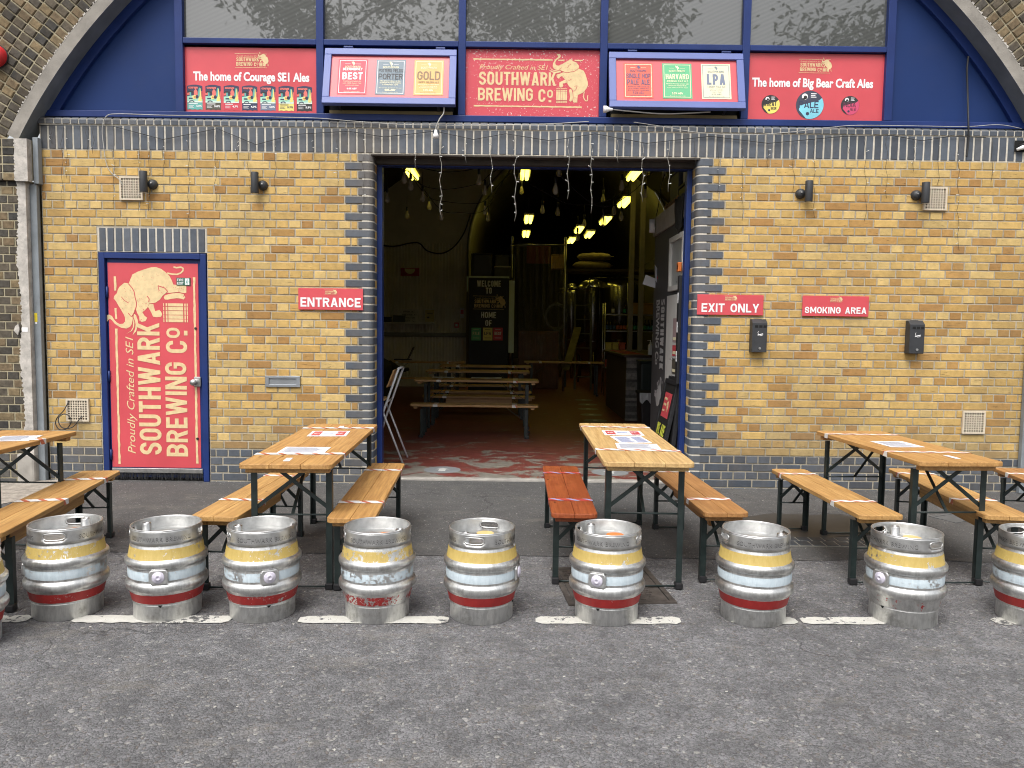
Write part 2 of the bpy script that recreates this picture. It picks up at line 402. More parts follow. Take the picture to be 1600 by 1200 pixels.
def wood():
    t = NT('varnished_pine'); v = t.co()
    tone = t.attr('wood_tone', 'OBJECT').outputs['Color']
    off = t.n('VectorMath', {0: t.n('ObjectInfo').outputs['Random'], 1: (31, 17, 9)}, operation='MULTIPLY').outputs[0]
    v1 = t.n('VectorMath', {0: v, 1: off}, operation='ADD').outputs[0]
    vx = t.n('Mapping', {'Vector': v1, 'Scale': (1, .045, 1)}).outputs[0]      # grain runs along local y
    g = t.noise(vx, 62, 5, .62, .4); broad = t.noise(vx, 11, 3); knots = t.n('TexVoronoi', {'Vector': t.n('Mapping', {'Vector': v1, 'Scale': (9, 2.6, 2)}).outputs[0], 'Scale': 1}).outputs['Distance']
    c = t.mix(t.step(g, .32, .7), t.mix(1, tone, (.60, .50, .42), 'MULTIPLY'), t.mix(1, tone, (1.12, 1.1, 1.05), 'MULTIPLY'))
    c = t.mix(t.mth('MULTIPLY', t.step(broad, .42, .66), .5), c, t.mix(1, tone, (.74, .62, .5), 'MULTIPLY'))
    c = t.mix(t.mth('SUBTRACT', 1.0, t.step(knots, .035, .085)), c, t.mix(1, tone, (.30, .2, .14), 'MULTIPLY'))
    dirt = t.noise(v1, 5, 7, .7); scr = t.noise(t.n('Mapping', {'Vector': v1, 'Scale': (1, .3, 1), 'Rotation': (0, 0, .5)}).outputs[0], 40, 6, .75)
    c = t.mix(t.mth('MULTIPLY', t.step(scr, .60, .72), .45), c, t.mix(1, tone, (1.35, 1.4, 1.5), 'MULTIPLY'))
    c = t.mix(t.mth('MULTIPLY', t.step(dirt, .55, .75), .4), c, t.mix(1, tone, (.45, .42, .42), 'MULTIPLY'))
    t.set(t.b.inputs['Base Color'], c)
    t.set(t.b.inputs['Roughness'], t.n('MapRange', {'Value': dirt, 'To Min': .35, 'To Max': .65}).outputs[0]); t.bump(g, .18, .003)
    return t.m
WOOD = wood()

def tape_mat(name, c1, c2, pitch=.10):
    t = NT(name); s = t.n('SeparateXYZ', {0: t.co()})
    u = t.mth('ADD', s.outputs[0], t.mth('MULTIPLY', s.outputs[1], .9))
    u = t.mth('ADD', u, t.mth('MULTIPLY', s.outputs[2], .6))
    fr = t.mth('FRACT', t.mth('DIVIDE', t.mth('ADD', u, 20.0), pitch))
    t.set(t.b.inputs['Base Color'], t.mix(t.mth('GREATER_THAN', fr, .68), c1, c2)); t.b.inputs['Roughness'].default_value = .4
    return t.m
TAPE = tape_mat('red_white_tape', (.80, .79, .77), (.55, .15, .08))
TAPE2 = tape_mat('blue_white_tape', (.50, .07, .06), (.33, .36, .60))

def keg_paint():
    t = NT('keg_steel_with_painted_bands'); v = t.co(); z = t.n('SeparateXYZ', {0: v}).outputs[2]
    wear = t.attr('wear', 'OBJECT').outputs['Fac']; wear_low = t.attr('wear_low', 'OBJECT').outputs['Fac']
    off = t.n('VectorMath', {0: t.n('ObjectInfo').outputs['Random'], 1: (13, 7, 5)}, operation='MULTIPLY').outputs[0]
    vo = t.n('VectorMath', {0: v, 1: off}, operation='ADD').outputs[0]
    jit = t.mth('MULTIPLY', t.mth('SUBTRACT', t.noise(vo, 30, 3), .5), .004)
    zz = t.mth('ADD', z, jit)
    chipn = t.mth('ADD', t.mth('MULTIPLY', t.noise(vo, 10, 3), .42), t.mth('MULTIPLY', t.noise(vo, 60, 8, .75), .58))
    scuff = t.noise(t.n('Mapping', {'Vector': vo, 'Scale': (1, 1, .25)}).outputs[0], 60, 5, .7)
    steel = t.mix(t.step(scuff, .35, .7), (.58, .58, .57), (.80, .80, .78))
    steel = t.mix(t.mth('MULTIPLY', t.step(t.noise(vo, 14, 7, .7), .52, .68), .6), steel, (.30, .29, .26))
    def band(lo, hi, w):
        inz = t.mth('MULTIPLY', t.mth('GREATER_THAN', zz, lo), t.mth('LESS_THAN', zz, hi))
        return t.mth('MULTIPLY', inz, t.mth('GREATER_THAN', chipn, w))
    my = band(.316, .368, wear); mb_ = band(.214, .258, wear); mr = band(.095, .141, wear_low)
    shade = t.step(scuff, .25, .75)
    c = t.mix(my, steel, t.mix(shade, (.44, .31, .075), (.56, .42, .14)))
    c = t.mix(mb_, c, t.mix(shade, (.50, .60, .66), (.70, .79, .84)))
    c = t.mix(mr, c, t.mix(shade, (.33, .02, .02), (.46, .035, .03)))
    paint = t.mth('ADD', t.mth('ADD', my, mb_), mr, True)
    t.set(t.b.inputs['Base Color'], c)
    t.set(t.b.inputs['Metallic'], t.mth('MULTIPLY', t.mth('SUBTRACT', 1.0, paint), .96))
    rr = t.n('MapRange', {'Value': scuff, 'To Min': .27, 'To Max': .5}).outputs[0]
    t.set(t.b.inputs['Roughness'], t.mth('ADD', t.mth('ADD', rr, t.mth('MULTIPLY', t.mth('LESS_THAN', z, .085), .2)), t.mth('MULTIPLY', paint, .15)))
    t.bump(t.mth('ADD', t.mth('ADD', scuff, t.mth('MULTIPLY', paint, .5)), t.mth('MULTIPLY', t.noise(vo, 11, 2), 5.0)), .2, .003)
    return t.m
KEGMAT = keg_paint()

def worn_floor():
    t = NT('worn_red_floor_paint'); v = t.co(scale=(.8, 1.15, 1))
    n = t.noise(v, 3.4, 9, .72, .5); y = t.n('SeparateXYZ', {0: t.co()}).outputs[1]
    near = t.mth('MULTIPLY', t.step(y, 10.5, 7.3), .13)
    w = t.step(t.mth('ADD', n, near), .60, .635)
    red = t.mix(t.step(t.noise(v, 9, 5), .3, .7), (.13, .030, .026), (.20, .052, .043))
    conc = t.mix(t.step(t.noise(v, 14, 5), .3, .7), (.15, .135, .115), (.25, .23, .20))
    t.set(t.b.inputs['Base Color'], t.mix(w, red, conc)); t.b.inputs['Roughness'].default_value = .5; t.bump(n, .1, .004)
    return t.m

RED = M('sign_red', (.60, .078, .095), .32, var=.07, scale=3, dirt=.05)
CREAM = M('logo_cream', (.72, .55, .30), .55, var=.10, scale=30)
WHITE = M('white_print', (.80, .80, .80), .5, var=.02)
NAVY = M('navy_frame', (.013, .032, .14), .4, spec=.3, var=.14, scale=3, dirt=.06)
NAVYP = M('blue_panel', (.012, .034, .13), .5, spec=.2, var=.10, scale=1.2, dirt=.05)
NAVY_LIT = M('navy_frame_skylit', (.10, .135, .36), .42, var=.07, scale=4)  # navy paint with the brightness of the sky put into its colour
DKGREEN = M('dark_green_steel', (.016, .026, .025), .38, var=.3, scale=14, dirt=.12)
STEEL = M('brushed_steel', (.55, .55, .54), .34, 1, var=.12, scale=20)
BLACK = M('black_plastic', (.018, .018, .02), .45, var=.2, scale=12)
CHARCOAL = M('charcoal_metal', (.032, .034, .038), .5, var=.15, scale=10)
GALV = M('grey_trim', (.22, .245, .265), .5, var=.2, scale=5, dirt=.2)
VENT = M('cream_vent', (.60, .52, .40), .7, var=.08, scale=20, dirt=.1)
DARK = M('dark_void', (.006, .006, .006), .9)
CABLE = M('black_cable', (.02, .02, .02), .6)
WCABLE = M('white_cable', (.42, .41, .38), .6)
LED = M('clear_led', (.65, .65, .62), .2)
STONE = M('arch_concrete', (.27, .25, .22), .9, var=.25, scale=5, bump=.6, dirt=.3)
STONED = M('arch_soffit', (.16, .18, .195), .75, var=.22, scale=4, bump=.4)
PAINTEDW = M('flaking_white_paint', (.46, .43, .39), .85, var=.28, scale=12, bump=1.0, dirt=.55)
PAPER = M('paper', (.80, .81, .86), .5, var=.02)
INK = M('ink_blue', (.18, .22, .45), .6)
GLASSDARK = None

# ---------------------------------------------------------------- brick laying
def rnd(a, b): return random.uniform(a, b)
def stock(pal, j=.12):
    c = random.choice(pal); k = 1+rnd(-j, j)
    return tuple(max(0, x*k) for x in c)
P_YEL = [(.555, .37, .130)]*6+[(.575, .41, .165)]*4+[(.50, .315, .105)]*3+[(.43, .25, .085)]*2+[(.37, .205, .07)]
P_BLU = [(.082, .097, .120)]*3+[(.066, .078, .098)]*2+[(.10, .112, .132)]
P_OLD = [(.10, .085, .065)]*4+[(.075, .068, .058)]*3+[(.17, .125, .075)]*3+[(.20, .15, .085)]*2+[(.05, .048, .045)]*2
def brick(mb, x0, x1, z0, z1, y, tint, ch=.003, proud=.005, dep=.03):
    """one brick face at plane y (towards -y), chamfered"""
    mb.tint = tint; p = y-proud+rnd(-.0012, .0012); a = rnd(-.0008, .0008)
    X0, X1, Z0, Z1 = x0+rnd(0, .002), x1-rnd(0, .002), z0+rnd(0, .0015), z1-rnd(0, .0015)
    o = [(X0, y+dep, Z0), (X1, y+dep, Z0), (X1, y+dep, Z1), (X0, y+dep, Z1)]
    mid = [(x, p+ch, z) for x, _, z in o]
    f = [(X0+ch, p+a, Z0+ch), (X1-ch, p-a, Z0+ch), (X1-ch, p-a, Z1-ch), (X0+ch, p+a, Z1-ch)]
    b = len(mb.v); mb.v += o+mid+f
    F = [(8, 9, 10, 11)]+[(4+i, 4+(i+1) % 4, 8+(i+1) % 4, 8+i) for i in range(4)]+[(i, (i+1) % 4, 4+(i+1) % 4, 4+i) for i in range(4)]
    for q in F: mb.f.append(tuple(b+i for i in q)); mb.mi.append(mb.cur); mb.c.append(tint); mb.sm.append(False)
def clipped(a, b, holes):
    segs = [(a, b)]
    for h0, h1 in holes:
        n = []
        for s0, s1 in segs:
            if h1 <= s0 or h0 >= s1: n.append((s0, s1))
            else:
                if h0-s0 > .025: n.append((s0, h0))
                if s1-h1 > .025: n.append((h1, s1))
        segs = n
    return segs
def course(mb, x0, x1, z, h, y, pitch, start, pal, holes=(), tintf=None, j=.12):
    """lay bricks of one course between x0 and x1, a joint at x = start"""
    k = math.floor((x0-start)/pitch)
    x = start+k*pitch
    while x < x1:
        a, b = max(x, x0), min(x+pitch, x1)
        for s0, s1 in clipped(a, b, holes):
            if s1-s0 > .02:
                c = stock(pal, j)
                if tintf: c = tintf(c, s0, s1, z)
                brick(mb, s0+.005, s1-.005, z+.005, z+h-.005, y, c)
        x += pitch

G = .31             # top of the blue brick plinth
TOPY = G+36*.075    # 3.01, underside of the soldier course
XL, XR = -4.27, 4.72
OPL, OPR = -1.272, 1.652

# ================================================================ SETTING: ground, floor
mb = MB().mat(ROAD); mb.face([(-60, -60, -.004), (60, -60, -.004), (60, 5.0, -.004), (-60, 5.0, -.004)])
setting(mb.build('road'), 'grey asphalt road with pale stone chippings')
mb = MB().mat(PAVE)
edge = []
for i in range(121):
    x = -12+i*.2
    edge.append((x, 4.86+.02*math.sin(x*3.1)+.014*math.sin(x*11.3+1)+rnd(-.006, .006)))
mb.face([(x, y, 0) for x, y in edge]+[(12, 7.34, 0), (-12, 7.34, 0)])
setting(mb.build('pavement'), 'smoother dark asphalt strip in front of the brick wall')
mb = MB().mat(worn_floor()); mb.face([(-7, 7.34, .012), (7, 7.34, .012), (7, 42, .012), (-7, 42, .012)])
setting(mb.build('interior_floor'), 'worn red painted concrete floor inside the arch')
CONC = M('pale_concrete', (.33, .31, .28), .85, var=.2, scale=9, bump=.3, dirt=.2)
mb = MB().mat(CONC); mb.box(OPL+.01, OPR-.01, 7.25, 7.345, -.02, .018)
setting(mb.build('threshold', bevel=.006), 'pale concrete sill across the entrance')
for a, b in ((-20, 45), (115, 360), (468, 700), (836, 1062), (1140, 1244), (1251, 1380), (1548, 1700)):
    mb = MB().mat(ROADPAINT)
    xa, xb = onZ(a, 968).x, onZ(b, 968).x
    top, bot = [], []
    n = max(6, int((xb-xa)/.03))
    for i in range(n+1):
        x = xa+(xb-xa)*i/n; yc = 3.777+.028*x
        e = .047*(1 if 0 < i < n else .55)
        top.append((x+rnd(-.004, .004), yc+e+rnd(-.005, .005), .001)); bot.append((x+rnd(-.004, .004), yc-e+rnd(-.005, .005), .001))
    mb.face(bot+top[::-1])
    setting(mb.build('road_marking'), 'worn white painted road dash')
# puddle's plinth reflection, built as dark bricks, and the damp patch round it
def wet(name, base, rough):
    t = NT(name); v = t.co(); n = t.noise(v, 12, 6, .7)
    t.set(t.b.inputs['Base Color'], t.mix(t.step(n, .3, .7), tuple(x*.8 for x in base), tuple(x*1.25 for x in base))); t.b.inputs['Specular IOR Level'].default_value = .6
    t.set(t.b.inputs['Roughness'], t.n('MapRange', {'Value': n, 'To Min': rough, 'To Max': rough+.25}).outputs[0]); t.bump(n, .2, .003); return t.m
mb = MB().mat(wet('damp_asphalt', (.042, .040, .038), .42))
o_, i_ = [], []
for k in range(48):
    a = 2*math.pi*k/48; px, py = 1250+155*math.cos(a), 822-19*math.sin(a)
    o_.append(onZ(px+rnd(-5, 5), py+rnd(-2.2, 2.2), .0035))
mb.face(o_); setting(mb.build('damp_patch'), 'dark damp patch on the asphalt under the right hand benches')
mb = MB().mat(wet('reflected_brick', (.034, .040, .050), .5)); c_ = onZ(1220, 846, 0); e_ = onZ(1362, 846, 0)
mj = MB().mat(M('reflected_joint', (.22, .21, .18), .9)); mj.box(c_.x, e_.x, c_.y-.12, c_.y+.10, -.002, .0055)
x = c_.x
while x < e_.x-.06:
    for r_, (ya, yb) in enumerate(((c_.y-.115, c_.y-.005), (c_.y+.005, c_.y+.095))):
        mb.box(x+.004+(r_*.04), x+.086+(r_*.04) if x+.13 < e_.x else e_.x, ya, yb, -.002, .0085)
    x += .092
setting(mb.build('puddle_reflection', bevel=.004), 'puddle strip, its reflection of plinth bricks modelled as dark setts'); setting(mj.build('reflection_joints'), 'pale joints modelled into the puddle reflection')
mb = MB().mat(M('broken_concrete', (.30, .27, .23), .95, var=.35, scale=14, bump=1.0, dirt=.4)); P_ = [(-60, 752), (30, 752), (90, 748), (150, 747), (128, 757), (95, 768), (70, 776), (30, 783), (-20, 792), (-90, 800)]
mb.face([onZ(x+rnd(-3, 3), y+rnd(-1, 1), .004) for x, y in P_]); setting(mb.build('concrete_patch'), 'pale broken concrete at the foot of the old pier')

# ================================================================ BRICK FRONT WALL
wall = thing('brick_wall', 'yellow brick front wall with blue brick plinth, quoins and soldier course', 'wall', (0, WY, 0), world=True)
DOORH = (-3.775, -2.785)
# mortar backing
mb = MB().mat(MORTAR)
mb.box(XL, DOORH[0], WY, WY+.28, -.05, 3.235); mb.box(DOORH[1], OPL-.055, WY, WY+.28, -.05, 3.235); mb.box(DOORH[0], DOORH[1], WY, WY+.28, 2.105, 3.235)
mb.box(OPR+.055, XR, WY, WY+.28, -.05, 3.235); mb.box(OPL-.055, OPR+.055, WY, WY+.28, TOPY, 3.235); mb.mat(MORTAR_W); mb.box(XL, XR, WY-.0008, WY, TOPY+.001, 3.235); mb.box(DOORH[0], DOORH[1], WY-.0008, WY, 2.106, 2.322)
mb.mat(MORTAR_W); mb.box(XL, XR, WY-.006, WY+.16, 3.2355, 3.285)
mb.build('mortar', wall)
def grime(c, s0, s1, z):
    k = max(0, min(1, (z-.30)/.42))
    if k < 1 and random.random() > k*.7:
        g = .3+.35*random.random()
        c = tuple(x*(1-g*(1-k))+y*g*(1-k) for x, y in zip(c, (.20, .165, .115)))
    return c
L = MB().mat(BRICK); Rt = MB().mat(BRICK)
for i in range(36):
    z = TOPY-(i+1)*.075; header = i % 2 == 0
    holes = [DOORH] if z < 2.1 else ([(DOORH[0]+.0, DOORH[1])] if z < 2.325 else [])
    if header:
        course(L, XL, -1.475, z, .075, WY, .1125, -1.475, P_YEL, holes, grime); course(L, -1.475, -1.412, z, .075, WY, .063, -1.475, P_YEL, (), grime)
        course(Rt, 1.855, XR, z, .075, WY, .1125, 1.855, P_YEL, (), grime); course(Rt, 1.792, 1.855, z, .075, WY, .063, 1.792, P_YEL, (), grime)
    else:
        course(L, XL, -1.53, z, .075, WY, .225, -1.53, P_YEL, holes, grime); course(Rt, 1.91, XR, z, .075, WY, .225, 1.91, P_YEL, (), grime)
L.build('brickwork', wall, tint=True); Rt.build('brickwork', wall, tint=True)
# plinth of blue bricks
for x0, x1, holes in ((XL, DOORH[0], []), (DOORH[1], OPL-.045, []), (OPR+.045, XR, [])):
    mb = MB().mat(BLUE)
    for i in range(5):
        z = G-(i+1)*.075
        def dirty(c, a, b, zz): return tuple(x*.8+.02 for x in c) if random.random() < .4 else c
        course(mb, x0, x1, z, .075, WY, .1125 if i % 2 == 0 else .225, x1-(.063 if i % 2 == 0 else 0), P_BLU, holes, dirty)
    mb.build('plinth', wall, tint=True)
# soldier course and the canted sill above it
mb = MB().mat(BLUE); x = XL
while x < XR-.03:
    brick(mb, x+.007, x+.068, TOPY+.007, 3.228, WY, stock(P_BLU, .16), proud=.005); x += .075
mb.build('soldier_course', wall, tint=True)
mb = MB().mat(BLUE); x = XL-.02
while x < XR-.03:
    mb.tint = stock(P_BLU, .16); a, b = x+.0065, x+.0685; y0 = WY-.011
    P = [(y0, 3.24), (y0, 3.272), (y0+.008, 3.288), (y0+.03, 3.302), (WY+.10, 3.322), (WY+.10, 3.24)]
    n = len(P); mb.mesh([(a, y, z) for y, z in P]+[(b, y, z) for y, z in P], [tuple(range(n)), tuple(range(n, 2*n))[::-1]]+[(i, i+n, (i+1) % n+n, (i+1) % n) for i in range(n)])
    x += .075
mb.build('sill_course', wall, tint=True)
# soldier lintel over the fire door
mb = MB().mat(BLUE); x = DOORH[0]+.008
while x < DOORH[1]-.03:
    brick(mb, x+.007, x+.068, 2.111, 2.32, WY, stock(P_BLU, .16), proud=.005); x += .075
mb.build('door_lintel', wall, tint=True)
# bull-nosed quoins
for sgn, xe in ((-1, OPL), (1, OPR)):
    mb = MB().mat(BLUE); ms = MB().mat(BRICK)
    for i in range(41):
        z = TOPY-(i+1)*.075; long = i % 2 == 1
        if i >= 36 and z < -.08: continue
        xo = xe+sgn*(.252 if long else .134) if i < 36 else xe+sgn*.105
        rr = .05; yf = WY-.009; arc = []
        for k in range(7):
            a = math.pi/2*k/6
            arc.append((xe+sgn*rr-sgn*rr*math.sin(a), yf+rr-rr*math.cos(a)))
        ret = .10 if long else .21
        pts = [(xo, yf)]+arc+[(xe, yf+ret), (xo, yf+ret)]
        mb.tint = stock(P_BLU, .14)
        n = len(pts); b0 = len(mb.v)
        mb.prismz(pts, z+.0065, z+.0685)
        for q in range(len(mb.f)-n, len(mb.f)): mb.sm[q] = False
        if long:
            ms.tint = stock(P_YEL); ms.box(min(xe, xe+sgn*.05), max(xe, xe+sgn*.05), yf+ret+.01, yf+.21, z+.005, z+.070)
    mb.build('quoin', wall, tint=True, bevel=.003, seg=1)
    ms.build('jamb_brick', wall, tint=True)
    mm = MB().mat(MORTAR_W); q_ = [(xe+sgn*(.0525-.050*math.sin(math.pi/2*k/6)), WY-.0062+.050-.050*math.cos(math.pi/2*k/6)) for k in range(7)]; mm.prismz([(xe+sgn*.10, WY-.0062)]+q_+[(xe+sgn*.0025, WY+.2), (xe+sgn*.10, WY+.2)], -.03, TOPY-.001); mm.build('jamb_mortar', wall)
# steel angle carrying the soldiers over the entrance
mb = MB().mat(M('rusty_lintel', (.06, .05, .042), .7, .3, var=.3, scale=9, dirt=.3)); mb.box(OPL-.02, OPR+.02, WY-.004, WY+.14, TOPY-.014, TOPY-.001); mb.box(OPL+.001, OPR-.001, WY+.12, WY+.2, TOPY-.06, TOPY-.015)
mb.build('lintel_angle', wall)

# navy frame of the entrance
fr = thing('entrance_frame', 'navy blue steel frame lining the wide entrance opening', 'door frame', (0, 7.3, 0), world=True)
for a, b, c, d in ((OPL+.002, OPL+.05, .02, 2.94), (OPR-.05, OPR-.002, .02, 2.94)):
    mb = MB().mat(NAVY); mb.box(a, b, 7.245, 7.335, c, d); mb.build('jamb', fr, bevel=.004)
mb = MB().mat(NAVY); mb.box(OPL+.002, OPR-.002, 7.245, 7.335, 2.9405, 3.02); mb.build('head', fr, bevel=.004)

# ================================================================ RAILWAY ARCH (old sooty brick)
AC = (.193, .648)   # centre of the brick ring
arch = thing('railway_arch', 'old sooty brick railway arch with concentric brick rings framing the front', 'arch', (0, 6.96, 0), world=True)
AY = 6.96
mb = MB().mat(OLD); mo = MB().mat(MORTAR_OLD)
def ringquad(mbx, r0, r1, a0, a1, y, tint):
    mbx.tint = tint; yy = y+rnd(-.004, .004); c = .007
    def P(r, a, y): return (AC[0]+r*math.sin(a), y, AC[1]+r*math.cos(a))
    da = c/((r0+r1)/2)
    o = [P(r0, a0, y+.03), P(r0, a1, y+.03), P(r1, a1, y+.03), P(r1, a0, y+.03)]
    mid = [P(r0, a0, yy+c), P(r0, a1, yy+c), P(r1, a1, yy+c), P(r1, a0, yy+c)]
    f = [P(r0+c, a0+da, yy), P(r0+c, a1-da, yy), P(r1-c, a1-da, yy), P(r1-c, a0+da, yy)]
    mbx.mesh(o+mid+f, [(8, 9, 10, 11)]+[(4+i, 4+(i+1) % 4, 8+(i+1) % 4, 8+i) for i in range(4)]+[(i, (i+1) % 4, 4+(i+1) % 4, 4+i) for i in range(4)])
R0 = 5.285
for k in range(9):
    r0, r1 = R0+k*.115+.006, R0+(k+1)*.115-.006
    amax = math.acos(max(-1, min(1, (3.06-AC[1])/r1)))
    n = int(2*amax*r1/.078)
    for i in range(n):
        a0 = -amax+2*amax*i/n; a1 = -amax+2*amax*(i+1)/n; g = .006/r1
        ringquad(mb, r0, r1, a0+g, a1-g, AY-.012, stock(P_OLD, .2))
mb.build('brick_ring', arch, tint=True)
def annulus(mbx, r0, r1, y0, y1, zmin, n=80):
    a = math.acos((zmin-AC[1])/r0)
    an = [-a+2*a*i/n for i in range(n+1)]
    def P(r, t, y): return (AC[0]+r*math.sin(t), y, AC[1]+r*math.cos(t))
    for i in range(n):
        s, t = an[i], an[i+1]
        mbx.face([P(r0, s, y0), P(r0, t, y0), P(r1, t, y0), P(r1, s, y0)])
        if y1 > y0: mbx.face([P(r0, s, y0), P(r0, t, y0), P(r0, t, y1), P(r0, s, y1)], True)
annulus(mo, R0, R0+9*.115, AY, AY, 3.06); mo.build('mortar', arch)
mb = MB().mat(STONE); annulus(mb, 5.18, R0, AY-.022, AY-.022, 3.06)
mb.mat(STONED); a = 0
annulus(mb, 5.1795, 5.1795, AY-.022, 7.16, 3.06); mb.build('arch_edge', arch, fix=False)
mb = MB().mat(PAINTEDW)
for k in range(700):                               # flaking white paint along the edge of the first ring
    a = -1.05+2.1*(k+rnd(-.4, .4))/700
    if random.random() < .30: continue
    r = R0-.004; w = rnd(.003, .022); da = rnd(.002, .0045)
    def P(r, t): return (AC[0]+r*math.sin(t), AY-.0245+rnd(0, .001), AC[1]+r*math.cos(t))
    mb.face([P(r, a), P(r, a+da), P(r+w, a+da*rnd(.5, 1)), P(r+w*rnd(.5, 1), a+da*.1)])
mb.build('paint_remains', arch, fix=False)
# spandrel above the rings, out of the picture
ms = MB().mat(M('spandrel_brick', (.10, .08, .06), .9, var=.4, scale=6, bump=.8))
N = 40; Ro = R0+9*.115
ang = [-1.12+2.24*i/N for i in range(N+1)]
P2 = [(AC[0]+Ro*math.sin(t), AC[1]+Ro*math.cos(t)) for t in ang]
for i in range(N):
    (x0, z0), (x1, z1) = P2[i], P2[i+1]; ms.face([(x0, AY+.002, z0), (x1, AY+.002, z1), (x1, AY+.002, 8.5), (x0, AY+.002, 8.5)])
for s, xe in ((-1, P2[0][0]), (1, P2[-1][0])): ms.face([(xe, AY+.002, 3.06), (s*16, AY+.002, 3.06), (s*16, AY+.002, 8.5), (xe, AY+.002, 8.5)])
ms.build('spandrel', arch)
# piers under the springing
for sgn, xi in ((-1, -4.345), (1, 4.76)):
    mb = MB().mat(OLD); mo = MB().mat(MORTAR_OLD)
    x0, x1 = (-6.6, xi) if sgn < 0 else (xi, 6.6)
    mo.box(min(sgn*16, xi), max(sgn*16, xi), AY, 7.3, -.05, 2.72)
    for i in range(37):
        z = -.04+i*.075
        st = xi-sgn*0+(0 if i % 2 else .0562)
        def whiten(c, a, b, zz):
            if zz < .24: return tuple(x*.6+.07 for x in c)
            return c
        course(mb, x0, x1, z, .075, AY, .1125 if i % 2 else .225, st, P_OLD, (), whiten, .2)
    mb.build('pier', arch, tint=True); mo.build('pier_mortar', arch)
    # the painted edge of the pier with its ragged border
    mp = MB().mat(PAINTEDW); zz = [.24+i*.0145 for i in range(171)]
    inn = [(xi-.004*sgn*-1*0, z) for z in zz]; out = [(xi+sgn*(.084+.012*math.sin(z*7)+rnd(-.011, .011)), z) for z in zz]
    for i in range(170):
        mp.face([(xi, AY-.0115, zz[i]), (out[i][0], AY-.0115, zz[i]), (out[i+1][0], AY-.0115, zz[i+1]), (xi, AY-.0115, zz[i+1])])
    mp.box(min(xi, xi-sgn*.002), max(xi, xi-sgn*.002), AY-.011, WY-.02, .24, 2.7)
    mp.build('painted_edge', arch)
    mc = MB().mat(CONC); mc.box(min(xi+sgn*.16, xi-sgn*.004), max(xi+sgn*.16, xi-sgn*.004), AY-.02, AY+.1, -.02, .26); mc.build('pier_foot', arch, bevel=.02)
    # oversailing courses under the springing, painted at the corner
    mi = MB().mat(OLD); xe = xi-sgn*.045; mo2 = MB().mat(MORTAR_OLD)
    mo2.box(min(sgn*6.6, xe-sgn*-.002), max(sgn*6.6, xe-sgn*-.002), AY-.036, AY+.06, 2.722, 3.07); mo2.build('impost_mortar', arch)
    for i in range(5):
        course(mi, min(sgn*6.6, xe), max(sgn*6.6, xe), 2.70+i*.074, .074, AY-.036, .1125 if i % 2 else .225, xe, P_OLD, (), None, .2)
    mi.build('impost', arch, tint=True)
    mp = MB().mat(PAINTEDW); xq = [xe+sgn*(.115+rnd(-.008, .008)) for _ in range(26)]
    for i in range(25):
        z0, z1 = 2.70+i*.0148, 2.70+(i+1)*.0148
        mp.face([(xe-sgn*.001, AY-.045, z0), (xq[i], AY-.045, z0), (xq[i+1], AY-.045, z1), (xe-sgn*.001, AY-.045, z1)]); mp.face([(xe-sgn*.001, AY-.045, z0), (xe-sgn*.001, AY-.045, z1), (xe-sgn*.001, AY+.02, z1), (xe-sgn*.001, AY+.02, z0)])
    mp.build('painted_edge', arch)
    mg = MB().mat(GALV); mg.box(min(xi-sgn*.003, xi-sgn*.066), max(xi-sgn*.003, xi-sgn*.066), WY-.062, WY-.012, 0, 2.69); mg.box(min(xi-sgn*.05, xi-sgn*.098), max(xi-sgn*.05, xi-sgn*.098), WY-.075, WY-.013, 2.691, 3.10); mg.build('trim_strip', arch, bevel=.006)
    if sgn < 0:
        md = MB().mat(M('sticker_yellow', (.7, .55, .03), .5)); md.box(xi+.012, xi+.038, WY-.0637, WY-.0622, 1.46, 1.54); md.mat(WHITE).box(xi+.016, xi+.034, WY-.0637, WY-.0622, 1.44, 1.458); md.build('warning_sticker', arch)
        md = MB().mat(WHITE); md.box(xi-.07, xi-.018, AY-.0145, AY-.0125, 1.37, 1.41); md.build('label_sticker', arch)
        md = MB().mat(PAINTEDW); md.prism([(-4.48, 1.38), (-4.445, 1.34), (-4.43, 1.39), (-4.44, 1.44), (-4.465, 1.42)], AY-.03, AY-.018); md.build('paper_scrap', arch)

# ================================================================ the brewery emblem (elephant, cask, rules, lettering)
def _e(u, v):       # traced on the fire door, where the emblem stands on its side
    return ((1015-v)/1070+1.817, (1360-u)/1070)
BODY = [(150, 1000), (150, 960), (165, 920), (195, 908), (235, 925), (265, 975), (300, 1015), (340, 1035), (385, 1030), (412, 1000), (415, 950), (395, 900), (360, 840), (325, 780), (295, 725), (265, 690),
        (275, 655), (310, 620), (325, 570), (345, 535), (380, 505), (415, 478), (450, 480), (472, 488), (490, 450), (525, 365), (600, 325), (700, 290), (780, 265), (850, 260), (920, 285), (980, 330), (1030, 380),
        (1060, 440), (1078, 492), (1150, 500), (1255, 502), (1252, 600), (1220, 606), (1150, 592), (1060, 600), (1020, 604), (985, 600), (930, 645), (890, 700), (830, 740), (745, 752), (735, 775), (722, 805), (690, 840), (650, 870),
        (680, 920), (716, 945), (690, 990), (640, 1002), (610, 985), (605, 930), (580, 880), (562, 830), (545, 860), (530, 880), (512, 925), (520, 960), (505, 1030), (480, 1070), (430, 1095), (360, 1085), (310, 1060),
        (270, 1030), (235, 985), (205, 965), (185, 980), (175, 1003)]
LEG2 = [(960, 640), (945, 670), (960, 695), (1000, 698), (1040, 686), (1120, 675), (1175, 680), (1212, 692), (1238, 662), (1215, 618), (1150, 604), (1060, 612), (1010, 622)]
ARM2 = [(750, 758), (802, 758), (810, 800), (825, 855), (880, 835), (905, 860), (918, 895), (905, 928), (850, 935), (795, 930), (770, 870), (728, 795)]
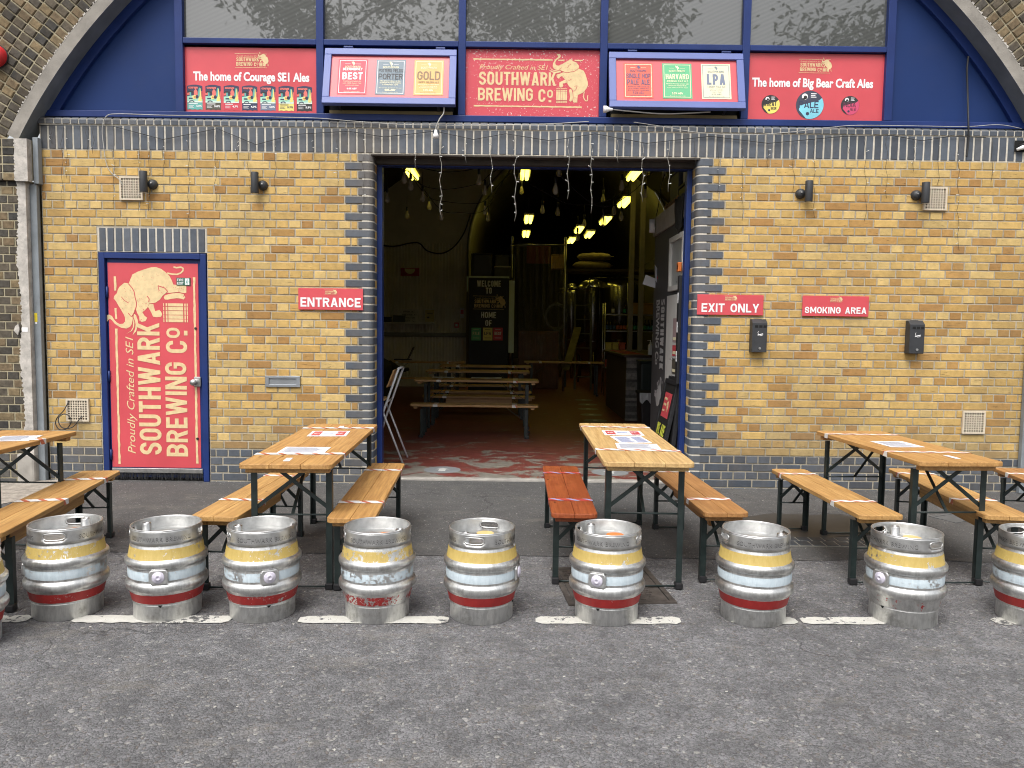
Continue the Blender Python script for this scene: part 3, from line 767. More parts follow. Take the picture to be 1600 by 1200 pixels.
TUSK1 = [(535, 890), (565, 915), (585, 975), (590, 1040), (560, 1130), (510, 1185), (545, 1100), (556, 1040), (548, 990), (528, 940)]
TUSK2 = [(527, 955), (540, 1010), (535, 1070), (505, 1125), (428, 1165), (488, 1125), (515, 1080), (520, 1020)]
TAIL = [(1000, 340), (1060, 352), (1130, 355), (1180, 337), (1213, 303), (1215, 272), (1185, 256), (1125, 266), (1085, 254)]
def logo(S, x0, z0, k, ink, back=None, l=1, fine=True, rules=True, worn=False):
    """emblem with its rules; x0,z0 = lower left end of the lower rule, k = distance between the rules"""
    T = lambda pts: [(x0+a*k, z0+b*k) for a, b in pts]
    E = lambda pts: T([_e(*p) for p in pts])
    if rules:
        for zb, xa, xb in ((0.0, .02, 2.40), (1.0, .0, 2.40)):
            if zb == 1.0:
                segs = [(0, 1.74), (1.86, 2.0), (2.22, 2.40)]
            else: segs = [(xa, xb)]
            for a, b in segs:
                n = max(2, int((b-a)/.05)); up = [(a+(b-a)*i/n, zb+.014+rnd(-.004, .004)) for i in range(n+1)]; dn = [(a+(b-a)*i/n, zb-.014+rnd(-.004, .004)) for i in range(n+1)]
                S.poly(T(dn+up[::-1]), ink, l)
    S.text('Proudly Crafted in SE1', x0+.14*k, z0+.79*k, 1.50*k, .095*k, ink, l, bold=.0, shear=.28, ref='P')
    S.text('SOUTHWARK', x0+.13*k, z0+.45*k, 1.69*k, .285*k, ink, l, bold=.034)
    S.text('BREWING', x0+.11*k, z0+.115*k, 1.21*k, .275*k, ink, l, bold=.034)
    S.text('C', x0+1.44*k, z0+.10*k, .155*k, .275*k, ink, l, bold=.034)
    S.text('O', x0+1.63*k, z0+.19*k, .13*k, .175*k, ink, l, bold=.05, ref='O')
    S.rect(x0+1.665*k, z0+.095*k, x0+1.725*k, z0+.14*k, ink, l)
    for P in (BODY, LEG2, ARM2, TUSK1, TUSK2): S.poly(E(P), ink, l)
    S.line(E(TAIL), .02*k, ink, l)
    st = [742, 790, 845, 903, 957, 1004]
    for u0, u1 in ((935, 948), (968, 992), (1003, 1206), (1222, 1240), (1254, 1268)):
        for i in range(5):
            b0 = 6*abs(i-2); S.poly(E([(u0, st[i]+4), (u1, st[i]+4), (u1, st[i+1]-4), (u0, st[i+1]-4)]), ink, l)
    if fine and back:
        for pts, w in (([(472, 490), (520, 545), (548, 600), (556, 670), (575, 745), (570, 795), (545, 860)], .011), ([(370, 665), (410, 715), (470, 750)], .008), ([(870, 510), (960, 540), (1000, 585), (985, 600)], .011), ([(870, 510), (885, 580)], .008),
                       ([(720, 650), (748, 690), (740, 735)], .011), ([(460, 885), (500, 935), (540, 880)], .010), ([(640, 970), (620, 980)], .008), ([(1225, 625), (1215, 655)], .008)):
            S.line(E(pts), w*k, back, l+1)
        for q in range(90):
            u, v = random.choice([(rnd(520, 1000), rnd(330, 640)), (rnd(350, 540), rnd(540, 840)), (rnd(580, 720), rnd(640, 850)), (rnd(1080, 1230), rnd(520, 580))])
            a = rnd(0, 3.14); ln = rnd(5, 15)
            S.line(E([(u, v), (u+ln*math.cos(a), v+ln*math.sin(a))]), rnd(.002, .0055)*k, back, l+1)
def small_logo(S, cx, z0, w, ink, l=1):
    k = w/2.52
    logo(S, cx-1.22*k, z0, k, ink, None, l, fine=False)
def elephant_mark(S, cx, z, h, ink, l=1):
    """the small rampant elephant alone"""
    k = h/.95; T = lambda pts: [(cx+(_e(*p)[0]-2.1)*k, z+(_e(*p)[1]-.1)*k) for p in pts]
    for P in (BODY, LEG2, ARM2): S.poly(T(P), ink, l)

# ================================================================ FASCIA under the arch crown
FY = 7.155          # face of panels
fas = thing('arch_infill', 'navy framed infill of blue panels and windows under the arch crown', 'shopfront', (0, FY, 3.31), world=True)
def arcz(x, r=5.2): return AC[1]+math.sqrt(max(0, r*r-(x-AC[0])**2))
MX = [-3.025, -1.760, -.483, .790, 2.068, 3.365]
mb = MB().mat(NAVYP)
def arcpts(x0, x1, n=24): return [(x0+(x1-x0)*i/n, arcz(x0+(x1-x0)*i/n)) for i in range(n+1)]
xl = AC[0]-math.sqrt(5.2**2-(3.318-AC[1])**2); xr = AC[0]+math.sqrt(5.2**2-(3.318-AC[1])**2)
mb.prism([(MX[0], 3.318)]+[(MX[0], arcz(MX[0]))]+arcpts(MX[0], xl)[1:], FY, FY+.02); mb.build('blue_panel', fas)
mb = MB().mat(NAVYP); mb.prism([(MX[5], 3.318), (xr, 3.318)]+arcpts(xr, MX[5])[1:], FY, FY+.02); mb.build('blue_panel', fas)
mb = MB().mat(NAVYP); mb.prism([(MX[0], 4.62)]+[(MX[5], 4.62)]+arcpts(MX[5], MX[0]), FY, FY+.02); mb.build('top_panel', fas)
# border strip following the arch
mb = MB().mat(NAVY); n = 70
a0 = math.acos((3.37-AC[1])/5.18)
for i in range(n):
    s, t = -a0+2*a0*i/n, -a0+2*a0*(i+1)/n
    def P(r, q, y): return (AC[0]+r*math.sin(q), y, AC[1]+r*math.cos(q))
    for F in ([P(5.10, s, FY-.04), P(5.10, t, FY-.04), P(5.185, t, FY-.04), P(5.185, s, FY-.04)], [P(5.10, s, FY-.04), P(5.10, t, FY-.04), P(5.10, t, FY-.001), P(5.10, s, FY-.001)]): mb.face(F)
mb.build('arch_border', fas, fix=False)
for i, x in enumerate(MX):
    w = .036 if i in (0, 5) else .033
    mb = MB().mat(NAVY); mb.box(x-w, x+w, FY-.052, FY+.01, 3.372, 4.62); mb.build('mullion', fas, bevel=.004)
    if i < 5:
        mb = MB().mat(NAVY); mb.box(x+w+.001 if i == 0 else x+.0335, MX[i+1]-.0335 if i < 4 else MX[5]-.037, FY-.05, FY+.01, 3.972, 4.022); mb.build('transom', fas, bevel=.004)
mb = MB().mat(NAVY); mb.box(xl+.02, xr-.02, FY-.054, FY+.01, 3.313, 3.371); mb.build('bottom_rail', fas, bevel=.005)
mb = MB().mat(NAVY); mb.box(MX[0], MX[5], FY-.05, FY-.001, 4.6205, 4.68); mb.build('head_rail', fas, bevel=.004)
mb = MB().mat(DARK); mb.prism([(xl-.1, 3.0), (xr+.1, 3.0)]+arcpts(xr, xl), 7.33, 7.345); mb.build('backing', fas)
def glass_mat():
    t = NT('window_glass_over_grey_blind'); v = t.co(rot=(0, R(24), 0))
    w = t.n('TexWave', {'Vector': v, 'Scale': 9, 'Distortion': .4, 'Detail': 1}, bands_direction='Z').outputs[0]
    c = t.mix(t.step(w, .2, .8), (.050, .053, .049), (.066, .069, .064))
    t.set(t.b.inputs['Base Color'], c); t.b.inputs['Roughness'].default_value = .6
    t.b.inputs['Specular IOR Level'].default_value = .5
    t.b.inputs['Coat Weight'].default_value = 1; t.b.inputs['Coat Roughness'].default_value = .015; t.b.inputs['Coat IOR'].default_value = 1.9
    return t.m
GLASS = glass_mat()
for i in range(5):
    g = MB().mat(GLASS); g.box(MX[i]+.034, MX[i+1]-.034, FY-.006, FY+.006, 4.0225, 4.62); g.build('window_pane', fas)

# --- fixed sign panels
def sign_board(name, label, x0, x1, z0, z1, y, mat, th=.008, cat='sign', group=None):
    t = thing(name, label, cat, ((x0+x1)/2, y, z0), world=True, group=group)
    mb = MB().mat(mat); mb.box(x0, x1, y, y+th, z0, z1); mb.build('board', t, bevel=.0015, seg=1)
    return t
def speckle_red():
    t = NT('distressed_red_print'); v = t.co()
    n = t.noise(v, 48, 6, .74); m_ = t.noise(v, 3.2, 3); x = t.n('SeparateXYZ', {0: v}).outputs[0]
    thr = t.n('MapRange', {'Value': m_, 'From Min': .35, 'From Max': .65, 'To Min': .645, 'To Max': .59}).outputs[0]
    k = t.mth('GREATER_THAN', n, thr)
    t.set(t.b.inputs['Base Color'], t.mix(k, (.60, .07, .095), (.72, .66, .60))); t.b.inputs['Roughness'].default_value = .45
    return t.m
t = sign_board('fascia_sign', 'distressed red sign with big cream elephant emblem over the entrance', -.452, .757, 3.374, 3.968, FY-.012, speckle_red())
S_ = MB(); S = Sheet(S_, (-.452, FY-.012, 3.374)); logo(S, .068, .092, .412, CREAM, RED, 1); S_.build('emblem', t, fix=False)

t = sign_board('fascia_sign', 'red sign with seven small beer labels in a row', -2.989, -1.793, 3.374, 3.952, FY-.012, RED)
W_, H_ = 1.196, .578
mbx = MB(); S = Sheet(mbx, (-2.989, FY-.012, 3.374)); small_logo(S, .60, .402, .305, CREAM); mbx.build('emblem', t, fix=False)
mbx = MB(); S = Sheet(mbx, (-2.989, FY-.012, 3.374)); S.text('The home of Courage SE1 Ales', .075, .282, 1.05, .080, WHITE, 1, bold=.036, ref='T'); mbx.build('lettering', t, fix=False)
PNAVY = M('print_navy', (.035, .04, .09), .5, var=.03); PMINT = M('print_mint', (.36, .66, .52), .5, var=.03); PYEL = M('print_yellow', (.80, .68, .20), .5, var=.03)
PCOR = M('print_coral', (.72, .17, .14), .5, var=.03); PTEAL = M('print_teal', (.12, .40, .36), .5, var=.03); PBRN = M('print_brown', (.09, .08, .06), .5, var=.03); PGRY = M('print_slate', (.16, .19, .27), .5, var=.03); PBLK = M('print_black', (.03, .028, .03), .5, var=.03)
PRED2 = M('print_red', (.60, .05, .08), .5, var=.03); PPALE = M('print_pale', (.66, .78, .70), .5, var=.03)
for i, (pc, base) in enumerate((('4.2%', PTEAL), ('5.0%', PBRN), ('4.7%', PRED2), ('4.0%', PNAVY), ('4.5%', PGRY), ('5.7%', PYEL), ('5.5%', PBLK))):
    mbx = MB(); S = Sheet(mbx, (-2.989+.018+i*.1655, FY-.012, 3.374+.018)); w, h = .138, .228
    arc = [(w*k/8, h-.012+.012*math.sin(math.pi*k/8)) for k in range(9)]
    wav = [(w*k/12, .004+.006*abs(math.sin(math.pi*k/4))) for k in range(13)]
    S.poly(wav+[(w, .07), (0, .07)], base, 1); S.poly([(0, .07), (w, .07)]+arc[::-1], PNAVY, 1)
    S.poly([(0, .07), (w, .07), (w, .12), (.08, .135), (0, .125)], PMINT, 2); S.rect(0, .07, w, .082, PPALE, 3)
    S.disc(.078, .152, .018, PCOR, 3, 14, .034); S.disc(.066, .117, .018, PYEL, 4, 14); S.disc(.09, .12, .015, PNAVY, 4, 12); S.disc(.066, .117, .008, PCOR, 5, 10)
    S.poly([(.118, .195), (.122, .195), (.132, .083), (.10, .083)], PYEL, 3); S.poly([(.108, .20), (.118, .20), (.112, .12), (.096, .135)], PTEAL, 4); S.rect(0, .135, .022, .16, PCOR, 3); S.rect(.130, .10, w, .17, PCOR, 3)
    S.line([(.004, .155), (.02, .17), (.05, .163), (.06, .15)], .012, PBLK, 4); S.line([(.03, .16), (.03, .125)], .014, PTEAL, 3); S.rect(.016, .10, .05, .112, PNAVY, 3)
    S.line([(.02, .073), (.03, .083), (.05, .085), (.064, .075)], .008, PNAVY, 5)
    S.text('courage', .012, .192, .085, .017, PCOR, 3, bold=.05, ref='o')
    S.text(pc, .078, .03, .052, .017, PNAVY if base is PYEL else WHITE, 2, bold=.05)
    for q in range(3): S.rect(.012, .024+q*.008, .06-.01*(q % 2), .027+q*.008, WHITE if base is not PYEL else PNAVY, 2)
    S.rect(.012, .055, .095-.006*(i % 4), .062, WHITE if base is not PYEL else PNAVY, 2)
    mbx.build('beer_label', t, fix=False)

t = sign_board('fascia_sign', 'red sign with three round beer badges beneath white lettering', 2.100, 3.330, 3.378, 3.966, FY-.012, RED)
o = (2.100, FY-.012, 3.378)
mbx = MB(); S = Sheet(mbx, o); small_logo(S, .60, .418, .30, CREAM); mbx.build('emblem', t, fix=False)
mbx = MB(); S = Sheet(mbx, o); S.text('The home of Big Bear Craft Ales', .040, .290, 1.095, .080, WHITE, 1, bold=.036, ref='T'); mbx.build('lettering', t, fix=False)
for cx, cz, r, fg, w1, w2, tc in ((.215, .135, .083, M('badge_yellow', (.82, .66, .15), .5), 'WHEAT', 'BEER', PBLK), (.570, .135, .126, M('badge_sky', (.22, .60, .72), .5), 'PALE', 'ALE', PNAVY), (.935, .135, .084, M('badge_pink', (.62, .07, .16), .5), 'INDIA', 'PALE ALE', M('badge_plum', (.12, .03, .06), .5))):
    mbx = MB(); S = Sheet(mbx, o); S.disc(cx, cz, r, PBLK if fg.name != 'badge_sky' else M('badge_slate', (.05, .055, .085), .5), 1)
    a = [(cx+r*math.cos(q), cz+r*math.sin(q)) for q in [R(205)+R(180)*k/20 for k in range(21)]]
    a = [(cx+.985*r*math.cos(q), cz+.985*r*math.sin(q)) for q in [R(255)+R(135)*k/18 for k in range(19)]]
    S.poly(a+[(cx+r*.72, cz+r*.38), (cx+r*.6, cz+r*.30), (cx-r*.75, cz-r*.05), (cx-r*.78, cz-r*.36)], fg, 2)
    S.text(w1, cx-r*.8, cz-r*.22 if len(w1) == 4 else cz-r*.18, r*1.42, r*.5, tc, 3, bold=.02); S.text(w2, cx+r*.02, cz-r*.55, r*.62, r*.26, tc, 3, bold=.03)
    S.disc(cx-r*.38, cz+r*.58, r*.22, WHITE, 2, 18); S.disc(cx-r*.34, cz+r*.52, r*.13, PBLK, 3, 12); S.poly([(cx-r*.6, cz+r*.45), (cx-r*.3, cz+r*.5), (cx-r*.42, cz+r*.34)], PBLK, 3)
    for q in range(3): S.rect(cx+r*.05, cz+r*(.52+.12*q), cx+r*(.45-.08*(q % 2)), cz+r*(.58+.12*q), WHITE, 2)
    S.disc(cx-r*.15, cz-r*.62, r*.12, PNAVY, 3, 14)
    mbx.build('beer_badge', t, fix=False)

# --- two top hung windows, opened outward, each with three posters
def hung_window(label, x0, x1, posters, cable_side):
    zt, zb = 3.946, 3.425; yt, yb = FY-.052, FY-.195
    t = thing('hung_window', label, 'window', ((x0+x1)/2, yt, zt), world=True)
    ez = Vector((0, yt-yb, zt-zb)).normalized(); ex = Vector((1, 0, 0)); nrm = ex.cross(ez); H = (Vector((0, yt, zt))-Vector((0, yb, zb))).length; W = x1-x0
    o = Vector((x0, yb, zb))
    def beam(a0, b0, a1, b1, mat, d0, d1, name, bv=.004):
        mb = MB().mat(mat)
        v = [o+ex*a+ez*b+nrm*d for d in (d0, d1) for a, b in ((a0, b0), (a1, b0), (a1, b1), (a0, b1))]
        mb.mesh(v, [(0, 1, 2, 3), (4, 5, 6, 7), (0, 1, 5, 4), (1, 2, 6, 5), (2, 3, 7, 6), (3, 0, 4, 7)]); return mb.build(name, t, bevel=bv)
    f = .062
    beam(0, 0, W, f, NAVY_LIT, -.05, .0, 'frame_rail'); beam(0, H-f, W, H, NAVY_LIT, -.05, .0, 'frame_rail'); beam(0, f+.0005, f, H-f-.0005, NAVY_LIT, -.05, -.0008, 'frame_stile'); beam(W-f, f+.0005, W, H-f-.0005, NAVY_LIT, -.05, -.0008, 'frame_stile')
    beam(f, f, W-f, H-f, RED, -.03, -.022, 'panel', 0)
    for q in (.14*W, .84*W): beam(q, H+.004, q+.085, H+.022, NAVY, -.03, .002, 'hinge', .003)
    iw = W-2*f; pw = .262; gap = (iw-3*pw)/3.2
    for i, (bg, ink, inkb, fr_, lines) in enumerate(posters):
        px = f+gap*.75+i*(pw+gap*.92); ph = .345
        mbx = MB(); S = Sheet(mbx, o+nrm*-.0215, ex, ez); pz = f+(H-2*f-ph)/2
        S2 = S; S2.o = S.o+ex*px+ez*pz
        S.rect(0, 0, pw, ph, bg, 1); S.frame(.012, .012, pw-.012, ph-.012, .0045, fr_, 2)
        elephant_mark(S, pw/2, ph-.062, .04, inkb, 2); S.rect(.06, ph-.048, pw/2-.024, ph-.0455, fr_, 2); S.rect(pw/2+.024, ph-.048, pw-.06, ph-.0455, fr_, 2)
        S.ctext('SOUTHWARK', pw/2, ph-.086, .145, .02, inkb, 2, bold=.02)
        for body, z, w, h, who, bo in lines: S.ctext(body, pw/2, z, w, h, ink if who == 1 else inkb, 3, bold=bo, ref='H' if body.isupper() or body[0].isdigit() else 'P', shear=0 if body.isupper() or body[0].isdigit() else .25)
        mbx.build('poster', t, fix=False)
    # opening behind, with the stay arms
    mb = MB().mat(M('lit_interior_yellow', (.20, .16, .08), .8)); mb.box(x0+.035, x1-.035, FY-.045, FY+.02, 3.372, 3.402); mb.build('lit_interior_strip', t)  # dull yellow strip paints the lit interior showing through the gap
    mb = MB().mat(DARK); mb.box(x0+.03, x1-.03, FY-.002, FY+.01, 3.403, 3.94); mb.build('opening', t)
    for q in (.14, W-.16):
        mb = MB().mat(BLACK); mb.bar((x0+q, FY-.02, 3.40), (x0+q, FY-.15, 3.435), .02, .012); mb.build('stay', t)
    return t
PCREAM = M('poster_cream', (.78, .72, .48), .5, var=.03); PGOLD = M('poster_gold', (.66, .40, .13), .5, var=.04); PSLATE = M('poster_slate', (.16, .21, .25), .5, var=.04); PGREEN = M('poster_green', (.10, .42, .20), .5, var=.04); PORANGE = M('poster_orange', (.66, .10, .06), .5, var=.04); PPLUM = M('poster_plum', (.09, .07, .16), .5); PDGOLD = M('poster_brown', (.22, .13, .06), .5)
hung_window('open window, navy frame coloured as if sky-lit, with Best, Porter and Gold posters', -1.712, -.530, [
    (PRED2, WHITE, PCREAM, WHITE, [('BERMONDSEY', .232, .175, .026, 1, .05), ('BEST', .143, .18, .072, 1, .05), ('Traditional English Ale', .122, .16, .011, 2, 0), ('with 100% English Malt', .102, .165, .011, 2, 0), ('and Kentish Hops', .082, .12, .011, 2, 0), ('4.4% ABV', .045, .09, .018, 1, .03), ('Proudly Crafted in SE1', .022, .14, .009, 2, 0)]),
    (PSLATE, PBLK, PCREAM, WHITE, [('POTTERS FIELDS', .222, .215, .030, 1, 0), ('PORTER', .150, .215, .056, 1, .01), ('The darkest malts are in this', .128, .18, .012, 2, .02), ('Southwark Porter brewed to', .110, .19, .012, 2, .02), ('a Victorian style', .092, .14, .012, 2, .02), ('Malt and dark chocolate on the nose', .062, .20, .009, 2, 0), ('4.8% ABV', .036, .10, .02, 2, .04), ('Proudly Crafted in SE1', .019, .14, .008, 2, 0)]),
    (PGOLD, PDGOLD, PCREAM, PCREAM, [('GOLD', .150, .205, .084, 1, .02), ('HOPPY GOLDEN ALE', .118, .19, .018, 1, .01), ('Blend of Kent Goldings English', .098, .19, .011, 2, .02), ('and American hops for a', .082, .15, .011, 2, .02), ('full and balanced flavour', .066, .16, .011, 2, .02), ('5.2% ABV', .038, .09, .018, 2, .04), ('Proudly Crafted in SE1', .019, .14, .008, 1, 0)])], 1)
hung_window('open window, navy frame coloured as if sky-lit, with Pale Ale, Harvard and LPA posters', .835, 2.040, [
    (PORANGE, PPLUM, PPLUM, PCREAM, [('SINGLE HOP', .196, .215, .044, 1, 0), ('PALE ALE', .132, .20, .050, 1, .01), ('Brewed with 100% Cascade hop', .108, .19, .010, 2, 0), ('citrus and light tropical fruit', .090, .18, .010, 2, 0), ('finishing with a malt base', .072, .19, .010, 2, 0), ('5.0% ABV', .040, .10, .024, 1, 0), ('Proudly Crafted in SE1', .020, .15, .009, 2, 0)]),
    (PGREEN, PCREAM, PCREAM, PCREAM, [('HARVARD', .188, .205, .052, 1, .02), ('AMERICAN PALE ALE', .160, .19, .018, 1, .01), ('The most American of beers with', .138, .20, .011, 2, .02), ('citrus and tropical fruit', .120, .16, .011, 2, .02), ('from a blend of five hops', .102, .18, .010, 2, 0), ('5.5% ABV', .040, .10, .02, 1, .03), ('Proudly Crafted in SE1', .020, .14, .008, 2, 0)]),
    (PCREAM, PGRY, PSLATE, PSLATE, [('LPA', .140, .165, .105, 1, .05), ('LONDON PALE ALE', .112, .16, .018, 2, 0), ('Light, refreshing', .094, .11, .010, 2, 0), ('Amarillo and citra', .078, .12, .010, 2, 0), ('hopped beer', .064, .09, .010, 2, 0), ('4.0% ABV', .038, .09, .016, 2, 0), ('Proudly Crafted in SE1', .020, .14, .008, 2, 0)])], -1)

# ================================================================ FIRE DOOR
fd = thing('fire_exit', 'red fire door with sideways cream elephant emblem and lettering', 'door', (-3.28, WY, 0), world=True)
dy = WY+.02
for a, b, c, d in ((-3.768, -3.715, .0, 2.098), (-2.845, -2.792, .0, 2.098)):
    mb = MB().mat(NAVY); mb.box(a, b, WY-.012, WY+.1, c, d); mb.build('frame', fd, bevel=.005)
mb = MB().mat(NAVY); mb.box(-3.715, -2.845, WY-.0125, WY+.1, 2.045, 2.098); mb.build('frame', fd, bevel=.005)
mb = MB().mat(NAVY); mb.box(-3.712, -2.848, dy, dy+.045, .03, 2.043); leaf = mb.build('leaf', fd, bevel=.004)
mb = MB().mat(RED); mb.box(-3.70, -2.876, dy-.004, dy, .125, 2.008); mb.build('red_panel', fd)
mbx = MB(); S = Sheet(mbx, (-2.912, dy-.004, .152), (0, 0, 1), (-1, 0, 0)); logo(S, 0, 0, .722, CREAM, RED, 1); mbx.build('emblem', fd, fix=False)
mb = MB().mat(STEEL); mb.box(-3.70, -2.856, dy-.02, dy-.001, .075, .118); mb.build('weather_bar', fd, bevel=.003)
mb = MB().mat(BLACK)
for i in range(140):
    x = -3.70+i*.00603; mb.face([(x, dy-.012+rnd(-.004, .004), .074), (x+.005, dy-.012, .074), (x+.004+rnd(-.003, .003), dy-.014+rnd(-.006, .006), .012+rnd(0, .01)), (x+rnd(-.003, .003), dy-.014, .012)])
mb.build('brush_strip', fd, fix=False)
mb = MB().mat(STEEL); mb.box(-2.925, -2.862, dy-.02, dy-.004, .885, .975); mb.build('lock_plate', fd, bevel=.004)
mb = MB().mat(STEEL); mb.lathe([(.001, -.062), (.026, -.06), (.03, -.05), (.026, -.02), (.018, 0)], 20, (-2.915, dy-.012, .925), True, 'Y'); mb.build('door_knob', fd)
for z in (.24, .97, 1.74):
    mb = MB().mat(NAVY); mb.cyl((-3.706, dy-.012, z-.05), .011, .10, 12); mb.build('hinge', fd)
for z in (1.42, .40):
    mb = MB().mat(BLACK); mb.cyl((-2.905, dy-.013, z), .011, .009, 14, 'Y'); mb.build('bolt', fd)
mb = MB().mat(M('exit_green', (.02, .12, .075), .4)); ex_ = onY(276.6, 446, dy); mb.box(ex_.x, ex_.x+.127, dy-.010, dy-.0065, ex_.z, ex_.z+.07); ms_ = mb.build('exit_sign', fd)
mbx = MB(); S = Sheet(mbx, (ex_.x, dy-.010, ex_.z)); S.text('FIRE', .008, .038, .058, .023, WHITE, 1, bold=.04); S.text('EXIT', .008, .008, .058, .023, WHITE, 1, bold=.04); S.rect(.078, .006, .118, .064, WHITE, 1)
S.disc(.101, .051, .0045, PTEAL, 2, 10); S.line([(.098, .046), (.095, .03), (.086, .018)], .006, PTEAL, 2); S.line([(.095, .03), (.106, .022), (.103, .010)], .005, PTEAL, 2); S.line([(.088, .038), (.098, .043), (.110, .036)], .004, PTEAL, 2); mbx.build('exit_lettering', fd, fix=False)

# ================================================================ things fixed to the wall
def wall_sign(name, label, tl, br, body, tw, th):
    a, b = onY(*tl), onY(*br)
    t = sign_board(name, label, a.x, b.x, b.z, a.z, WY-.022, RED)
    w, h = b.x-a.x, a.z-b.z
    mbx = MB(); S = Sheet(mbx, (a.x, WY-.022, b.z)); small_logo(S, w/2, h*.70, .115, CREAM); mbx.build('emblem', t, fix=False)
    mbx = MB(); S = Sheet(mbx, (a.x, WY-.022, b.z)); S.ctext(body, w/2, h*.135, w*tw, h*th, WHITE, 1, bold=.05); mbx.build('lettering', t, fix=False)
wall_sign('wall_sign', 'small red sign reading ENTRANCE left of the opening', (467, 450), (568, 485), 'ENTRANCE', .93, .43)
wall_sign('wall_sign', 'small red sign reading EXIT ONLY right of the opening', (1089, 460), (1191, 493), 'EXIT ONLY', .87, .43)
wall_sign('wall_sign', 'small red sign reading SMOKING AREA on yellow brick', (1253, 462), (1355, 495), 'SMOKING AREA', .93, .32)

def vent(label, cx, cz):
    t = thing('air_brick', label, 'air vent', (cx, WY, cz), world=True)
    s = .104; n = 8; y0, y1 = WY-.028, WY-.004
    mb = MB().mat(VENT); e = .016; st = (2*s-2*e)/n
    mb.box(cx-s, cx-s+e, y0, y1, cz-s, cz+s); mb.box(cx+s-e, cx+s, y0, y1, cz-s, cz+s); mb.box(cx-s+e, cx+s-e, y0+.0005, y1, cz-s, cz-s+e); mb.box(cx-s+e, cx+s-e, y0+.0005, y1, cz+s-e, cz+s)
    mb.build('frame', t)
    mb = MB().mat(VENT)
    for i in range(1, n):
        q = -s+e+i*st; mb.box(cx+q-.0043, cx+q+.0043, y0+.003, y0+.010, cz-s+e, cz+s-e)
    for i in range(1, n):
        q = -s+e+i*st; mb.box(cx-s+e, cx+s-e, y0+.0036, y0+.0096, cz+q-.0043, cz+q+.0043)
    mb.build('grille', t)
    mb = MB().mat(DARK); mb.box(cx-s+.004, cx+s-.004, y1-.006, y1-.004, cz-s+.004, cz+s-.004); mb.build('back', t)
for lab, (a, b) in (('cream air brick beside the far left wall light', (-3.45, 2.672)), ('cream air brick low down beside the fire door, cable looped in front', (-3.99, .655)), ('cream air brick beside the far right wall light', (3.80, 2.675)), ('cream air brick low on the right hand wall', (4.262, .65))):
    vent(lab, a, b)

def wall_light(label, cx, cz, side):
    t = thing('wall_light', label, 'wall light', (cx, WY, cz), world=True)
    mb = MB().mat(CHARCOAL); mb.cyl((cx, WY-.075, cz-.093), .034, .186, 24); mb.build('body', t, bevel=.003)
    mb = MB().mat(CHARCOAL); mb.lathe([(.001, -.05), (.028, -.046), (.044, -.02), (.046, 0)], 24, (cx+side*.052, WY-.004, cz-.012), True, 'Y'); mb.build('mount', t)
    mb = MB().mat(STEEL); mb.cyl((cx+side*.058, WY-.06, cz-.005), .006, .012, 10, 'Y'); mb.build('screw', t)
    mb = MB().mat(M('lamp_lens', (.5, .5, .48), .2)); mb.cyl((cx, WY-.075, cz-.0945), .029, .001, 20); mb.build('lens', t)
wall_light('charcoal tube light beside the top left air brick', -3.312, 2.722, 1)
wall_light('charcoal tube light above the ENTRANCE sign', -2.318, 2.726, 1)
wall_light('charcoal tube light above the SMOKING AREA sign', 2.637, 2.716, -1)
wall_light('charcoal tube light beside the top right air brick', 3.68, 2.716, -1)

def ash_bin(label, cx, z0):
    t = thing('cigarette_bin', label, 'cigarette bin', (cx, WY, z0), world=True)
    w, h, d = .135, .30, .085; y1 = WY-.008; y0 = y1-d
    mb = MB().mat(CHARCOAL)
    P = [(y1, z0), (y0, z0), (y0, z0+h-.035), (y1-.04, z0+h), (y1, z0+h)]
    n = 5; mb.mesh([(cx-w/2, y, z) for y, z in P]+[(cx+w/2, y, z) for y, z in P], [tuple(range(n)), tuple(range(n, 2*n))]+[(i, i+n, (i+1) % n+n, (i+1) % n) for i in range(n)])
    mb.build('body', t, bevel=.004)
    mb = MB().mat(DARK)
    for q in (-.038, 0, .038): mb.box(cx+q-.0145+.008, cx+q+.0145+.008, y0-.001, y0+.004, z0+h-.078, z0+h-.056)
    mb.build('slots', t)
    mbx = MB(); S = Sheet(mbx, (cx, y0, z0)); S.line([(-.02, .155), (.03, .168)], .008, WHITE, 1); S.line([(-.02, .155), (-.012, .165), (-.018, .178), (-.012, .19)], .004, WHITE, 1); S.line([(.0, .150), (.018, .152), (.03, .160)], .004, WHITE, 1); mbx.build('symbol', t, fix=False)
    mb = MB().mat(STEEL); mb.cyl((cx+.004, y0-.006, z0+.036), .011, .008, 16, 'Y'); mb.build('lock', t)
    mb = MB().mat(BLACK); mb.box(cx-.03, cx+.03, y1-.034, y1-.006, z0+h-.001, z0+h+.003); mb.build('lid_mark', t)
ash_bin('charcoal cigarette bin under the EXIT ONLY sign', 2.238, 1.272); ash_bin('charcoal cigarette bin on the far right, away from any sign', 3.662, 1.278)

t = thing('letter_plate', 'grey metal letter plate in the brickwork below ENTRANCE', 'letter box', (-2.10, WY, .94), world=True)
GREYM = M('satin_grey', (.30, .32, .34), .4, .6, var=.1)
mb = MB().mat(GREYM)
for a, b, c, d in ((-2.262, -2.228, .893, .995), (-1.975, -1.941, .893, .995), (-2.228, -1.975, .893, .918), (-2.228, -1.975, .970, .995)): mb.box(a, b, WY-.022, WY, c, d)
mb.build('frame', t, bevel=.003)
mb = MB().mat(GREYM); mb.box(-2.228, -1.975, WY-.012, WY-.004, .918, .970); mb.build('flap', t, bevel=.002)

